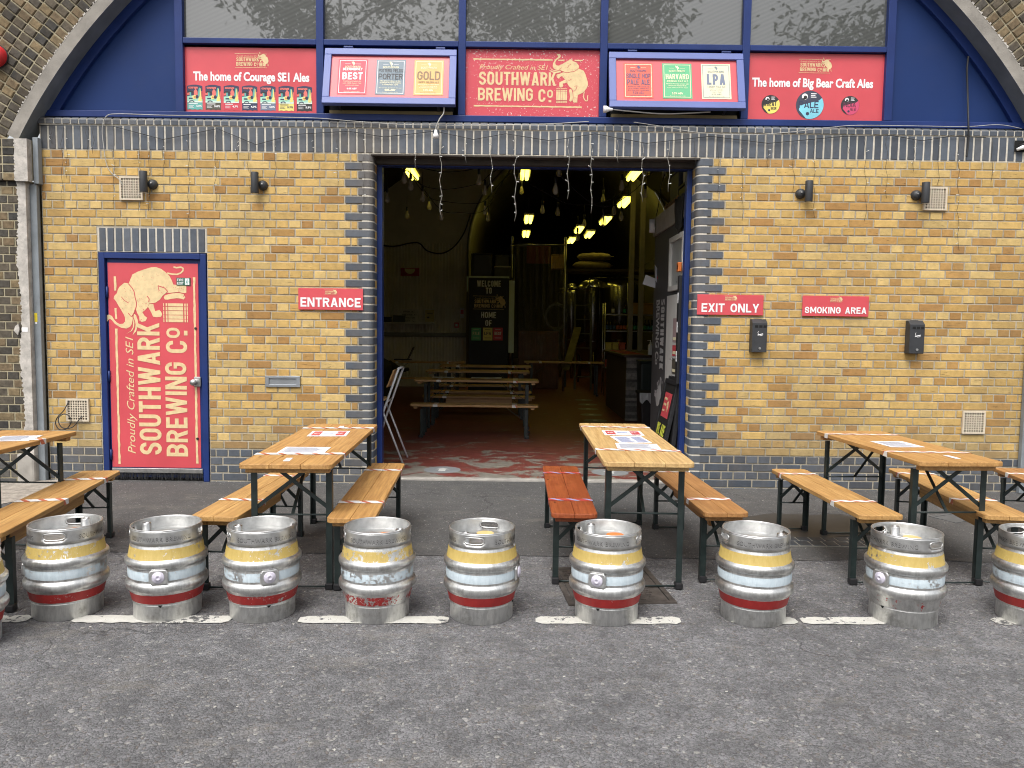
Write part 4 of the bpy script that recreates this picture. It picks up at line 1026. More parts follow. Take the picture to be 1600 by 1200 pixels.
t = thing('alarm_sounder', 'red alarm sounder at the left edge, high on the old brick', 'alarm', (-4.74, AY, 4.0), world=True)
mb = MB().mat(M('alarm_red', (.62, .03, .035), .35)); c = onY(-6, 88, AY-.03); mb.lathe([(.001, -.09), (.06, -.088), (.085, -.07), (.095, -.02), (.095, 0)], 28, (c.x, AY-.026, c.z), True, 'Y'); mb.build('housing', t)
mb = MB().mat(BLACK); mb.cyl((c.x, AY-.0265, c.z), .102, .006, 28, 'Y'); mb.build('base', t)

# loose rag of plastic poking out of a missing brick, far right of the soldier course
t = thing('plastic_scrap', 'crumpled white plastic and dark rag at the right end of the soldiers', 'scrap', (4.55, WY, 3.1), world=True)
mb = MB().mat(DARK); mb.box(4.49, 4.71, WY-.014, WY-.012, 3.10, 3.20); mb.build('gap', t)
mb = MB().mat(WHITE); mb.tube([(4.50, WY-.03, 3.115), (4.54, WY-.05, 3.13), (4.58, WY-.045, 3.14), (4.63, WY-.06, 3.15), (4.66, WY-.05, 3.19)], [.012, .02, .014, .022, .008], 7); mb.build('plastic', t)
mb = MB().mat(BLACK); mb.tube([(4.52, WY-.03, 3.15), (4.58, WY-.05, 3.165), (4.64, WY-.04, 3.18)], [.012, .018, .01], 6); mb.build('rag', t)

# ================================================================ cables on the front
def cable(name, label, pts, r, mat, cat='cable'):
    def cr(p0, p1, p2, p3, t): return .5*((2*p1)+(-p0+p2)*t+(2*p0-5*p1+4*p2-p3)*t*t+(-p0+3*p1-3*p2+p3)*t**3)
    P = [Vector(p) for p in pts]; out = []
    for i in range(len(P)-1):
        a, b, c, d = P[max(i-1, 0)], P[i], P[i+1], P[min(i+2, len(P)-1)]
        for k in range(6): out.append(cr(a, b, c, d, k/6))
    out.append(P[-1])
    t = thing(name, label, cat, tuple(P[0]), world=True)
    mb = MB().mat(mat); mb.tube(out, r, 6); mb.build('cable', t)
    return t
Wp = lambda x, y, d=.025: tuple(onY(x, y, WY-d))
cable('cable', 'white cable running along the sill and down to the left air brick', [Wp(430, 183, .03), Wp(330, 181, .03), Wp(250, 180, .03), Wp(185, 178, .03), Wp(166, 182, .03), Wp(160, 200), Wp(162, 228), Wp(167, 258), Wp(176, 272), Wp(186, 280, .035), Wp(192, 290, .035)], .0036, WCABLE)
cable('cable', 'thin white cable sagging along the sill above the entrance', [Wp(430, 183, .03), Wp(500, 185, .03), Wp(560, 190, .03), Wp(640, 195, .03), Wp(760, 196, .03), Wp(850, 194, .03), Wp(920, 190, .03)], .0035, WCABLE)
cable('cable', 'thin white cable sagging on the sill left of the black upright cable', [Wp(990, 191, .03), Wp(1030, 197, .03), Wp(1090, 207, .03), Wp(1160, 211, .03), Wp(1230, 207, .03), Wp(1290, 200, .03), Wp(1340, 196, .03), Wp(1440, 197, .03), Wp(1510, 198, .03), Wp(1560, 195, .03), Wp(1596, 201, .03)], .003, WCABLE)
cable('cable', 'black upright cable hanging across the right blue panel', [tuple(onY(1513, 88, FY-.06)), tuple(onY(1511, 110, FY-.06)), tuple(onY(1512, 150, FY-.06)), Wp(1513, 190, .035), Wp(1513, 220), Wp(1510, 245)], .008, CABLE)
t = cable('cable', 'black cable looped in front of the low left air brick', [Wp(108, 626, .03), Wp(100, 641, .05), Wp(90, 652, .06), Wp(87, 662, .06), Wp(93, 671, .06), Wp(104, 670, .06), Wp(111, 660, .07), Wp(108, 650, .07), Wp(99, 647, .07), Wp(91, 655, .08), Wp(97, 668, .08), Wp(112, 668, .07), Wp(122, 658, .05), Wp(128, 650, .03)], .0045, CABLE)
t = cable('lamp_holder', 'white socket dangling on a white cable under the left hung window', [tuple(onY(694, 166, 7.02)), tuple(onY(693, 177, 7.0)), tuple(onY(687, 186, 6.99)), tuple(onY(682, 197, 6.99)), tuple(onY(681, 203, 6.99))], .006, WCABLE, 'lamp holder')
mb = MB().mat(WHITE); p = onY(681, 203, 6.99); mb.lathe([(.012, 0), (.016, -.025), (.026, -.045), (.026, -.072), (.001, -.073)], 20, tuple(p)); mb.build('socket', t)
t = cable('lamp_holder', 'white socket poking out left of the right hung window', [tuple(onY(957, 171, 6.98)), tuple(onY(985, 174, 7.0)), tuple(onY(1040, 178, 7.02)), tuple(onY(1110, 175, 7.03))], .006, WCABLE, 'lamp holder')
mb = MB().mat(WHITE); p = onY(957, 171, 6.98); mb.lathe([(.012, 0), (.016, -.03), (.03, -.055), (.03, -.08), (.001, -.081)], 20, tuple(p), True, 'X'); mb.build('socket', t)

# icicle lights: one cable along the soldiers with hanging drops
ic = thing('icicle_lights', 'dark cable of unlit icicle lights with thin drops along the soldier course', 'string lights', (0, WY, 3.2), world=True)
fix_ = [(62, 196), (120, 197), (176, 197), (255, 218), (340, 201), (400, 226), (460, 210), (545, 205), (600, 214), (680, 205), (740, 218), (790, 209), (860, 220), (930, 209), (1010, 224), (1110, 213), (1200, 224), (1320, 213), (1395, 212), (1440, 220), (1485, 213), (1540, 215)]
mb = MB().mat(CABLE); mb.tube([Wp(x, y, .022) for x, y in fix_], .0032, 5); mb.build('cable', ic)
drops = [(80, 200, 225), (97, 200, 315), (104, 203, 280), (136, 198, 238), (145, 198, 240), (178, 200, 320), (218, 215, 330), (233, 222, 330), (256, 218, 260), (295, 210, 345), (337, 203, 325), (370, 217, 242), (388, 225, 270), (430, 216, 300), (490, 210, 250), (528, 208, 295), (568, 206, 330), (649, 210, 262), (689, 207, 343), (727, 215, 254), (768, 214, 302), (805, 209, 346), (888, 217, 311), (924, 212, 333), (965, 219, 254), (1004, 224, 315), (1045, 220, 300), (1086, 216, 258), (1122, 216, 302), (1160, 220, 345), (1200, 225, 262), (1240, 222, 300), (1272, 218, 340), (1325, 215, 240), (1352, 213, 345), (1385, 214, 310), (1428, 218, 268), (1466, 215, 290), (1497, 216, 392), (1550, 215, 285)]
for i, (x, y0, y1) in enumerate(drops):
    inside = 590 < x < 1080
    d = .022; mb = MB().mat(M('drop_wire_light', (.32, .30, .26), .6) if inside else M('drop_wire', (.045, .04, .03), .6)); pts = []
    n = max(4, int((y1-y0)/12))
    for k in range(n+1):
        yy = y0+(y1-y0)*k/n; pts.append(onY(x+(1.6 if k else 0)*math.sin(k*1.9+i)+rnd(-.8, .8), yy, WY-d+rnd(-.003, .003)))
    mb.tube(pts, .0016 if not inside else .0026, 4)
    o = mb.build('light_drop', ic)
    ml = MB().mat(LED)
    for k in range(1, n):
        if random.random() < (.9 if inside else .45):
            p = pts[k]; q = p+Vector((rnd(-.028, .028), rnd(-.01, 0), rnd(-.012, .02))); ml.tube([p, q], [.0022, .0045 if inside else .0032], 5)
    if ml.v: ml.build('led', o).location = (0, 0, 0)

# ================================================================ KEGS along the road edge
def keg_proto():
    k = thing('beer_keg', 'steel keg', 'keg', (0, 0, 0), group='steel kegs lined up along the road edge')
    prof = [(.146, .004), (.150, 0), (.158, 0), (.161, .003), (.161, .078), (.164, .081), (.164, .085), (.162, .088), (.167, .094), (.178, .143), (.183, .152), (.191, .158), (.1945, .167), (.1945, .186), (.190, .195), (.1825, .2), (.181, .203), (.181, .207),
            (.1828, .222), (.1835, .236), (.1828, .25), (.181, .265), (.181, .269), (.1825, .272), (.190, .277), (.1945, .286), (.1945, .303), (.190, .310), (.1815, .3145), (.179, .318), (.1725, .360), (.168, .376), (.165, .382), (.1655, .386)]
    mb = MB().mat(KEGMAT); mb.lathe(prof, 72); mb.build('body', k)
    # top chime with two hand slots
    n = 120; zs = [.384, .402, .411, .418, .433, .440, .449, .458]
    v = []; f = []
    rr = [.1655, .1655, .1655, .1655, .1655, .1655, .1655, .1650]
    for z, r in zip(zs, rr):
        for i in range(n): v.append((r*math.cos(2*math.pi*i/n), r*math.sin(2*math.pi*i/n), z))
    hs_ = []
    for c in (0, n//2):
        for i in range(-6, 6): hs_.append((i+c) % n)
    outer = {(c+q) % n for c in (0, n//2) for q in (-6, 5)}
    for j in range(len(zs)-1):
        for i in range(n):
            if i in hs_ and 1 <= j <= 4 and not (i in outer and j in (1, 4)): continue
            f.append((j*n+i, j*n+(i+1) % n, (j+1)*n+(i+1) % n, (j+1)*n+i))
    CH = M('keg_chime_steel', (.62, .62, .61), .40, .95, var=.16, scale=26, bump=.06)
    mb = MB().mat(CH); mb.mesh(v, f, True); o = mb.build('top_chime', k, solid=.005)
    mb = MB().mat(CH); mb.tube([(.1648*math.cos(2*math.pi*i/72), .1648*math.sin(2*math.pi*i/72), .458) for i in range(73)], .0042, 8, False); mb.build('rim', k)
    for s in (1, -1):                                  # rolled lip of the slots
        mb = MB().mat(CH); P = []
        for a in range(25):
            q = 2*math.pi*a/24; ang = .305*math.copysign(abs(math.cos(q))**.55, math.cos(q)); z = .4255+.0165*math.copysign(abs(math.sin(q))**.75, math.sin(q))
            P.append((s*.1675*math.cos(ang), s*.1675*math.sin(ang), z))
        mb.tube(P, .0032, 6, False); mb.build('handle_lip', k)
    # head
    mb = MB().mat(CH); mb.lathe([(.163, .402), (.150, .399), (.10, .408), (.05, .414), (.001, .416)], 48); mb.build('head', k)
    mb = MB().mat(STEEL); mb.lathe([(.030, .404), (.024, .410), (.022, .446), (.020, .450), (.013, .450), (.012, .436), (.001, .436)], 24, (-.108, .06, 0)); mb.build('tap_boss', k)
    # bung plate and shive on the belly, facing -y
    mb = MB().mat(CH); b = .186
    PL = []
    for a, z in ((-.040, .200), (-.040, .275), (.040, .275), (.040, .200)): PL.append((a, z))
    mb.prism([(-.045, .214), (-.034, .200), (.034, .200), (.045, .214), (.045, .262), (.034, .276), (-.034, .276), (-.045, .262)], -.1935, -.178); mb.build('bung_plate', k, bevel=.006)
    mb = MB().mat(M('shive_plastic', (.60, .57, .66), .45)); mb.lathe([(.001, -.006), (.006, -.006), (.007, -.0085), (.014, -.0085), (.015, -.006), (.026, -.006), (.029, -.003), (.029, 0)], 28, (0, -.1935, .238), True, 'Y'); mb.build('bung', k)
    # notches
    mb = MB().mat(WHITE); mb.cyl((0, -.170, .374), .006, .004, 12, 'Y'); mb.build('plug', k)
    mb = MB().mat(DARK)
    for i in range(5): mb.box(-.009+.0036*i, -.0055+.0036*i, -.1655, -.160, .084-.004*(2-abs(i-2)), .0875)
    mb.build('drain_notch', k)
    # pressed lettering round the chime, a dark copy painting its shadow
    mb = MB().mat(M('pressed_steel', (.66, .66, .65), .3, 1, var=.1))
    for body, mid in (('SOUTHWARK BREWING', 0), ('SOUTHWARK BREWING', math.pi)):
        vs, fs = text2d(body, .0, 0, 1.15); x0 = min(a for a, c in vs); x1 = max(a for a, c in vs)
        W = .31; h = .021
        def wrap(a, z, r): q = mid-math.pi/2+((a-x0)/(x1-x0)-.5)*W/r; return (r*math.cos(q), r*math.sin(q), .409+z/.69*h)
        LT_ = mb.cur; mb.mat(M('letter_shadow', (.10, .10, .10), .5, .5)); mb.mesh([wrap(a, z-.11, .1684) for a, z in vs], fs); mb.mat(M('pressed_steel', (.66, .66, .65), .3, 1, var=.1)); mb.mesh([wrap(a, z, .1692) for a, z in vs], fs)
    mb.build('pressed_lettering', k, fix=False)
    return k
KEG = keg_proto()
ORANGE = M('sticker_orange', (.72, .22, .05), .5); STRAW = M('sticker_straw', (.70, .52, .22), .5)
# image x, rotation of the front (0 = bung to the viewer), wear of the upper bands, wear of the red band
KEGS = [(-52, 30, .40, .42, 'steel keg cut off by the left edge of the photo'),
        (107, -78, .45, .40, 'steel keg in front of the left table end, hand slot to the front'),
        (263, 12, .41, .36, 'steel keg with centred white bung, pressed lettering above, by bench end'),
        (411, 28, .45, .43, 'steel keg with white bung turned right, half hidden table leg behind'),
        (590, 192, .49, .50, 'steel keg with chipped red and blue bands in front of a bench end'),
        (752, 78, .36, .36, 'steel keg standing alone before the open entrance'),
        (947, -22, .38, .37, 'steel keg with white bung turned left, standing by the iron drain cover'),
        (1176, 184, .36, .33, 'steel keg with whole bright red band, just right of the pale table'),
        (1410, -62, .43, .56, 'steel keg with red paint mostly flaked off, hand slot in front'),
        (1612, 92, .40, .38, 'steel keg cut off by the right edge of the photo')]
for i, (px, rot, w, wl, lab) in enumerate(KEGS):
    y = 3.868+.022*(px-800)/800*1.4
    x = (px-800)/1202*3.985+(.02 if False else 0)
    if i == 0: y, px = 3.42, -64
    p = onY(px, 960, y); k = KEG if i == 0 else dup(KEG)
    k.location = (p.x, y, -.004); k.rotation_euler = (0, 0, R(rot)); k['label'] = lab
    for ch in kids(k):
        if ch.name.startswith('body'): ch['wear'] = w; ch['wear_low'] = wl
for i, m_ in ((0, ORANGE), (4, ORANGE), (5, STRAW), (6, ORANGE), (8, STRAW), (1, ORANGE)):
    k = [o for o in bpy.data.objects if o.get('label') == KEGS[i][4]][0]
    mb = MB().mat(m_); s = (.05, -.03) if i % 2 else (.03, .05); mb.cyl((0, 0, 0), .045, .0015, 18)
    o = mb.build('sticker', k); a = -k.rotation_euler.z; o.location = (.04*math.cos(a)-.02*math.sin(a)+.0, .02+.03*math.sin(a), .4155)

# ================================================================ TRESTLE TABLES AND BENCHES (length along local y)
TONE = {'honey': (.58, .36, .14), 'pale': (.66, .47, .22), 'red': (.35, .09, .03), 'amber': (.55, .325, .12), 'brown': (.44, .235, .09), 'dull': (.58, .38, .18)}
def wood_part(mb, name, root, tone, **kw):
    o = mb.build(name, root, **kw); o['wood_tone'] = (*TONE[tone], 1.0); return o
def top_outline(w, l, r=.03):
    pts = []
    for cx, cy, a0 in ((w/2-r, l/2-r, 0), (-w/2+r, l/2-r, 90), (-w/2+r, -l/2+r, 180), (w/2-r, -l/2+r, 270)):
        pts += [(cx+r*math.cos(R(a0+q)), cy+r*math.sin(R(a0+q))) for q in (0, 30, 60, 90)]
    return pts
def trestle(kind, w, l, h, tone, planks, apron=False):
    table = kind == 'trestle_table'
    t = thing(kind, kind, 'table' if table else 'bench', (0, 0, 0))
    th = .027
    # planks side by side, rounded at the outer corners
    xs = [-w/2+w*i/planks for i in range(planks+1)]
    for i in range(planks):
        a, b = xs[i]+.0006, xs[i+1]-.0006; r = .035
        P = []
        P += ([(a+r-r*math.cos(q), -l/2+r-r*math.sin(q)) for q in (0, .52, 1.05, 1.57)] if i == 0 else [(a, -l/2)])
        P += ([(b-r+r*math.sin(q), -l/2+r-r*math.cos(q)) for q in (0, .52, 1.05, 1.57)] if i == planks-1 else [(b, -l/2)])
        P += ([(b-r+r*math.cos(q), l/2-r+r*math.sin(q)) for q in (0, .52, 1.05, 1.57)] if i == planks-1 else [(b, l/2)])
        P += ([(a+r-r*math.sin(q), l/2-r+r*math.cos(q)) for q in (0, .52, 1.05, 1.57)] if i == 0 else [(a, l/2)])
        mb = MB().mat(WOOD); mb.prismz(P, h-th, h); wood_part(mb, 'board', t, tone, bevel=.0035, seg=2)
    for s in (-1, 1):
        mb = MB().mat(WOOD); mb.box(-w/2+.025, w/2-.025, s*(l/2-.075)-.025, s*(l/2-.075)+.025, h-th-.03, h-th-.0006); wood_part(mb, 'batten', t, tone, bevel=.004)
    if apron:
        mb = MB().mat(WOOD); mb.box(-.012, .012, -l/2+.34, l/2-.34, h-th-.125, h-th-.0006); wood_part(mb, 'stiffener', t, tone, bevel=.004)
    # folding steel leg frames
    lx = w/2-.045 if table else w/2-.035
    for s in (-1, 1):
        ly = s*(l/2-.14)
        for q in (-1, 1):
            mb = MB().mat(DKGREEN)                           # angle iron leg
            mb.box(q*lx-.017, q*lx+.017, ly-.003, ly+.003, .0, h-th-.031); mb.box(q*lx-q*.0035+q*.017-.003, q*lx-q*.0035+q*.017+.003, ly-s*.034 if s > 0 else ly, ly if s > 0 else ly-s*.034, .0, h-th-.031)
            mb.build('leg', t)
            mb = MB().mat(BLACK); mb.box(q*lx-.021, q*lx+.021, ly-.024, ly+.024, 0, .035); mb.build('foot', t, bevel=.004)
        mb = MB().mat(DKGREEN)
        zt = h-th-.035; zb = zt-(.22 if table else .13)
        mb.bar((-lx, ly-s*.008, zb), (lx*.35, ly-s*.008, zt), .006, .022); mb.build('brace', t)
        mb = MB().mat(DKGREEN); mb.bar((lx, ly-s*.016, zb), (-lx*.35, ly-s*.016, zt), .006, .022); mb.build('brace', t)
        mb = MB().mat(DKGREEN); mb.tube([(-lx, ly-s*.012, zb-.035), (lx, ly-s*.012, zb-.035)], .006, 6); mb.build('crossbar', t)
        mb = MB().mat(DKGREEN); mb.tube([(-lx, ly, .012), (lx, ly, .012)], .006, 6); mb.build('bottom_bar', t)
        mb = MB().mat(DKGREEN); mb.bar((0, ly-s*.012, zb-.035), (0, ly-s*(.40 if table else .30), h-th-.002), .018, .006); mb.build('stay', t)
    return t
def add_tape(t, w, h, y, mat=None, tw=.031, skew=.0):
    """a band of striped tape wrapped once round the boards"""
    mb = MB().mat(mat or TAPE); z1 = h+.0022; z0 = h-.0292; x = w/2+.0022
    A = [(-x, z0), (-x, z1), (x, z1), (x, z0)]
    for i in range(3):
        (xa, za), (xb, zb) = A[i], A[i+1]
        mb.face([(xa, y-tw+skew*xa, za), (xa, y+tw+skew*xa, za), (xb, y+tw+skew*xb, zb), (xb, y-tw+skew*xb, zb)])
    o = mb.build('tape', t); return o
def set_tone(t, tone):
    for c in kids(t):
        if 'wood_tone' in c: c['wood_tone'] = (*TONE[tone], 1.0)
TL, TW, TH = 1.67, .50, .745
BL, BW, BH = 1.66, .26, .437
PT = trestle('trestle_table', TW, TL, TH, 'honey', 3); PB = trestle('trestle_bench', BW, BL, BH, 'honey', 2); PBA = trestle('trestle_bench', BW, BL, BH, 'honey', 2, True)
used = set()
def put(proto, near, far, tone, label, tape=((-.55, 0), (.55, 0)), tmat=None, group=None, h=None):
    """near / far: middle of the near and far end, as points on the ground plan"""
    t = proto if proto.name not in used and not used.add(proto.name) else dup(proto)
    for c in kids(t):
        if t is not proto and c.name.startswith('tape'): bpy.data.objects.remove(c)
    a, b = Vector(near), Vector(far); d = b-a; mid = (a+b)/2
    t.location = (mid.x, mid.y, 0); t.rotation_euler = (0, 0, math.atan2(-d.x, d.y)); t['label'] = label
    if group: t['group'] = group
    elif 'group' in t: del t['group']
    if h: t.scale = (1, (b-a).length/(TL if proto is PT else BL), h/(TH if proto is PT else BH))
    set_tone(t, tone)
    w, hh = (TW, TH) if proto is PT else (BW, BH)
    for y, sk in tape: add_tape(t, w, hh, y, tmat, skew=sk)
    return t
def ends(fl, fr, nl, nr, h):
    f_ = (onZ(*fl, h)+onZ(*fr, h))/2; n_ = (onZ(*nl, h)+onZ(*nr, h))/2
    mid = (f_+n_)/2; d = (f_-n_).normalized()
    return mid, d
jobs = []
def outdoor(proto, fl, fr, nl, nr, tone, label, L, h=None, **k):
    h = h or (TH if proto is PT else BH); k['h'] = h
    mid, d = ends(fl, fr, nl, nr, h); n2_ = (onZ(*nl, h)+onZ(*nr, h))/2; f2_ = (onZ(*fl, h)+onZ(*fr, h))/2
    if n2_.x > -2.2: L = (f2_-n2_).length
    short = k.pop('ymin', 4.055)-(mid-d*L/2).y
    if short > 0: mid = mid+d*short/2; L -= short if proto is not PT else 0; mid = mid+d*(short/2 if proto is PT else 0)
    jobs.append((proto, (mid-d*L/2).xy, (mid+d*L/2).xy, tone, label, k))
GT, GB = 'trestle tables set out on the pavement', 'trestle benches set out on the pavement'
outdoor(PT, (490, 663), (583, 665), (378, 728), (502, 730), 'amber', 'orange-brown trestle table left of the entrance with two sheets taped on', TL, h=.725, group=GT, tape=((-.50, .07), (.60, .07)))
outdoor(PT, (909, 661), (1002, 662), (945, 724), (1085, 722), 'pale', 'pale yellow trestle table right of the entrance with three sheets', TL, group=GT, tape=((-.42, -.05), (.62, -.05)))
outdoor(PT, (1280, 673), (1370, 673), (1440, 723), (1568, 721), 'amber', 'orange trestle table at the right with one sheet', TL, group=GT, tape=((-.40, -.1), (.58, -.1)))
outdoor(PT, (30, 672), (120, 674), (-118, 725), (-2, 728), 'amber', 'orange trestle table cut off by the left edge', TL, ymin=0, group=GT, tape=((.42, .1), (-.5, .1)))
outdoor(PBA, (130, 733), (194, 734), (-90, 838), (-10, 838), 'honey', 'long orange bench at far left in front of the fire door', BL, ymin=3.6, group=GB, tape=((.52, .1), (-.1, .1)))
outdoor(PBA, (425, 735), (487, 736), (292, 808), (372, 808), 'honey', 'orange bench on the left side of the left table', BL, group=GB, tape=((-.32, 0), (.6, 0)))
outdoor(PB, (575, 723), (637, 724), (507, 812), (585, 812), 'amber', 'orange bench between the left table and the entrance', BL, group=GB, tape=((-.45, 0), (.55, 0)))
outdoor(PB, (853, 728), (896, 728), (868, 804), (928, 802), 'red', 'dark red stained bench with blue and white tape', BL*.96, group=GB, tape=((-.44, 0), (.52, 0)), tmat=TAPE2)
outdoor(PBA, (1012, 730), (1068, 730), (1103, 802), (1170, 801), 'brown', 'brown bench on the right side of the pale table', BL, group=GB, tape=((-.42, 0), (.62, 0)))
outdoor(PB, (1206, 733), (1255, 732), (1345, 807), (1412, 804), 'honey', 'honey coloured bench left of the right hand table', BL, group=GB, tape=((-.42, 0), (.60, 0)))
outdoor(PBA, (1388, 732), (1440, 732), (1545, 807), (1610, 806), 'honey', 'honey coloured bench right of the right hand table', BL, group=GB, tape=((-.36, 0), (.60, 0)))
outdoor(PB, (1549, 731), (1606, 731), (1745, 806), (1812, 806), 'brown', 'brown bench cut off by the right edge', BL, group=GB, tape=((.55, 0),))
jobs = [(a, (Vector((-3.12, 3.4)) if 'left edge' in e else b), (Vector((-3.12, 5.07)) if 'left edge' in e else c), d_, e, g_) for a, b, c, d_, e, g_ in jobs]
for proto, n_, f_, tone, lab, k in jobs: put(proto, n_, f_, tone, lab, **k)

def sheet_of_paper(label, cx, cy, w, l, rz, kind, z=TH+.0008):
    t = thing('paper_sheet', label, 'notice', (cx, cy, z)); t.rotation_euler = (0, 0, rz)
    mb = MB().mat(PAPER); mb.box(-w/2, w/2, -l/2, l/2, 0, .0016); mb.build('sheet', t)
    mbx = MB(); S = Sheet(mbx, (-w/2, -l/2, .0016), (1, 0, 0), (0, 1, 0), .0003, .0004)
    if kind == 'red':
        S.rect(.02, .03, .30*w, l-.03, RED, 1); S.rect(.70*w, .03, w-.02, l-.03, RED, 1); S.text('WAIT', .03, l*.45, .26*w-.03, .03, WHITE, 2); S.text('HERE', .71*w, l*.45, .26*w-.03, .03, WHITE, 2)
        S.rect(.36*w, l*.5, .62*w, l*.6, INK, 1)
    else:
        n = int(l/.016)
        for i in range(1, n-1):
            for c in range(2 if kind == 'two' else 1):
                x0 = .02+c*w*.5; x1 = x0+(w*.46 if kind == 'two' else w-.045)*rnd(.75, 1); S.rect(x0, i*.016, min(x1, w-.015), i*.016+.006, INK if kind != 'plain' else M('ink_grey', (.35, .36, .42), .6), 1)
    mbx.build('print', t, fix=False); return t
def paper_at(label, quad, kind, h=None):
    h = h or TH; P = [onZ(x, y, h) for x, y in quad]    # far left, far right, near right, near left
    c = sum(P, Vector())/4; ex = (P[1]-P[0]+P[2]-P[3])/2; ey = (P[0]-P[3]+P[1]-P[2])/2
    sheet_of_paper(label, c.x, c.y, ex.length, ey.length, math.atan2(ex.y, ex.x), kind, h+.0012)
paper_at('white sheet with red blocks at the far end of the left table', ((490, 674), (550, 674), (538, 682), (478, 682)), 'red', .725)
paper_at('white sheet of fine print in the middle of the left table', ((447, 699), (518, 699), (505, 709), (432, 708)), 'plain', .725)
paper_at('white sheet with red blocks at the far end of the pale table', ((938, 673), (1000, 674), (1007, 681), (947, 680)), 'red')
paper_at('blue printed menu, middle of the three sheets on the pale table', ((955, 682), (1005, 682), (1014, 692), (965, 692)), 'two')
paper_at('blue printed menu, nearest of the three sheets on the pale table', ((957, 693), (1022, 694), (1037, 703), (969, 701)), 'plain')
paper_at('white printed sheet on the right hand table', ((1364, 690), (1414, 690), (1440, 699), (1388, 699)), 'plain')
paper_at('white printed sheet on the table at the left edge', ((0, 682), (62, 681), (50, 689), (-14, 690)), 'plain')
def tag_at(label, quad, h=TH):
    P = [onZ(x, y, h) for x, y in quad]; c = sum(P, Vector())/4; ex = (P[1]-P[0]+P[2]-P[3])/2; ey = (P[0]-P[3]+P[1]-P[2])/2
    mb = MB().mat(PAPER); mb.box(-ex.length/2, ex.length/2, -ey.length/2, ey.length/2, 0, .0015); o = mb.build('paper_tag'); o.location = (c.x, c.y, h+.0012); o.rotation_euler = (0, 0, math.atan2(ex.y, ex.x)); tag(o, label, 'tag', kind='thing')
tag_at('small white paper tag near the front of the left table', ((448, 716), (458, 716), (452, 721), (442, 721)), .725)
tag_at('small white paper tag at the back of the left table', ((532, 666), (539, 666), (535, 669), (528, 669)), .725)
tag_at('small white paper tag on the right hand table', ((1475, 712), (1483, 712), (1500, 717), (1491, 717)))

# ================================================================ iron covers in the ground
IRON = M('rusty_iron', (.105, .09, .08), .65, .4, var=.35, scale=16, bump=.3, dirt=.3)
def cover(label, quad, z, mat, ribs=True):
    P = [onZ(x, y, 0) for x, y in quad]; c = sum(P, Vector())/4
    w = ((P[1]-P[0]).length+(P[2]-P[3]).length)/2; l = ((P[0]-P[3]).length+(P[1]-P[2]).length)/2; rz = math.atan2(P[2].y-P[3].y, P[2].x-P[3].x)
    t = thing('drain_cover', label, 'drain cover', (c.x, c.y, z)); t.rotation_euler = (0, 0, rz)
    mb = MB().mat(mat)
    for a, b, e, g in ((-w/2, w/2, -l/2, -l/2+.03), (-w/2, w/2, l/2-.03, l/2), (-w/2, -w/2+.03, -l/2+.03, l/2-.03), (w/2-.03, w/2, -l/2+.03, l/2-.03)): mb.box(a, b, e, g, -.004, .0045)
    mb.build('frame', t)
    mb = MB().mat(mat); mb.box(-w/2+.036, w/2-.036, -l/2+.036, l/2-.036, -.004, .0025)
    if ribs:
        for i in range(int((w-.1)/.05)):
            for j in range(int((l-.1)/.035)): mb.box(-w/2+.055+i*.05+(j % 2)*.012, -w/2+.055+i*.05+.03+(j % 2)*.012, -l/2+.055+j*.035, -l/2+.055+j*.035+.016, .002, .0062)
    mb.build('lid', t)
cover('rusty iron drain cover with raised ribs beneath the red bench', ((880, 893), (1012, 880), (1046, 942), (872, 946)), 0, IRON)
cover('grey metal access cover under the right hand table', ((1462, 806), (1500, 802), (1522, 812), (1480, 818)), 0, M('grey_cover', (.12, .125, .13), .6, .2, var=.2, scale=12, dirt=.2), False)

# ================================================================ INSIDE THE ARCH
def lining_mat(name, c1, c2, rough):
    t = NT(name); v = t.co(); n = t.noise(v, 1.3, 4)
    t.set(t.b.inputs['Base Color'], t.mix(t.step(n, .3, .7), c1, c2)); t.b.inputs['Roughness'].default_value = rough; t.b.inputs['Metallic'].default_value = .75
    return t.m
hall = thing('arch_vault', 'dark corrugated barrel vault lining inside the arch', 'vault', (0, 7.4, 0), world=True)
def barrel(name, cx, cz, r, y0, y1, zmin, mat, pitch):
    mb = MB().mat(mat); a = math.acos(max(-1, (zmin-cz)/r)); nx = 56; ny = int((y1-y0)/(pitch/2))
    v = []; f = []
    for j in range(ny+1):
        y = y0+(y1-y0)*j/ny; rr = r+(.018 if j % 2 else 0)
        for i in range(nx+1):
            q = -a+2*a*i/nx; v.append((cx+rr*math.sin(q), y, cz+rr*math.cos(q)))
    for j in range(ny):
        for i in range(nx): f.append((j*(nx+1)+i, j*(nx+1)+i+1, (j+1)*(nx+1)+i+1, (j+1)*(nx+1)+i))
    mb.mesh(v, f, True); return mb.build(name, hall)
barrel('lining', .191, .655, 5.12, 7.345, 18.5, -.1, lining_mat('dull_lining', (.05, .042, .03), (.085, .07, .05), .6), .5)
VC = (1.356, 3.32); VR = 2.42
barrel('inner_lining', VC[0], VC[1], VR, 18.55, 36, VC[1], lining_mat('galvanised_lining', (.15, .135, .10), (.25, .225, .17), .32), .36)
mb = MB().mat(M('dark_sidewall', (.03, .026, .02), .7))
mb.box(VC[0]-VR-.05, VC[0]-VR, 18.55, 36, 0, VC[1]); mb.box(VC[0]+VR, VC[0]+VR+.05, 18.55, 36, 0, VC[1]); mb.box(VC[0]-VR, VC[0]+VR, 36, 36.1, 0, VC[1]+VR); mb.build('inner_wall', hall)

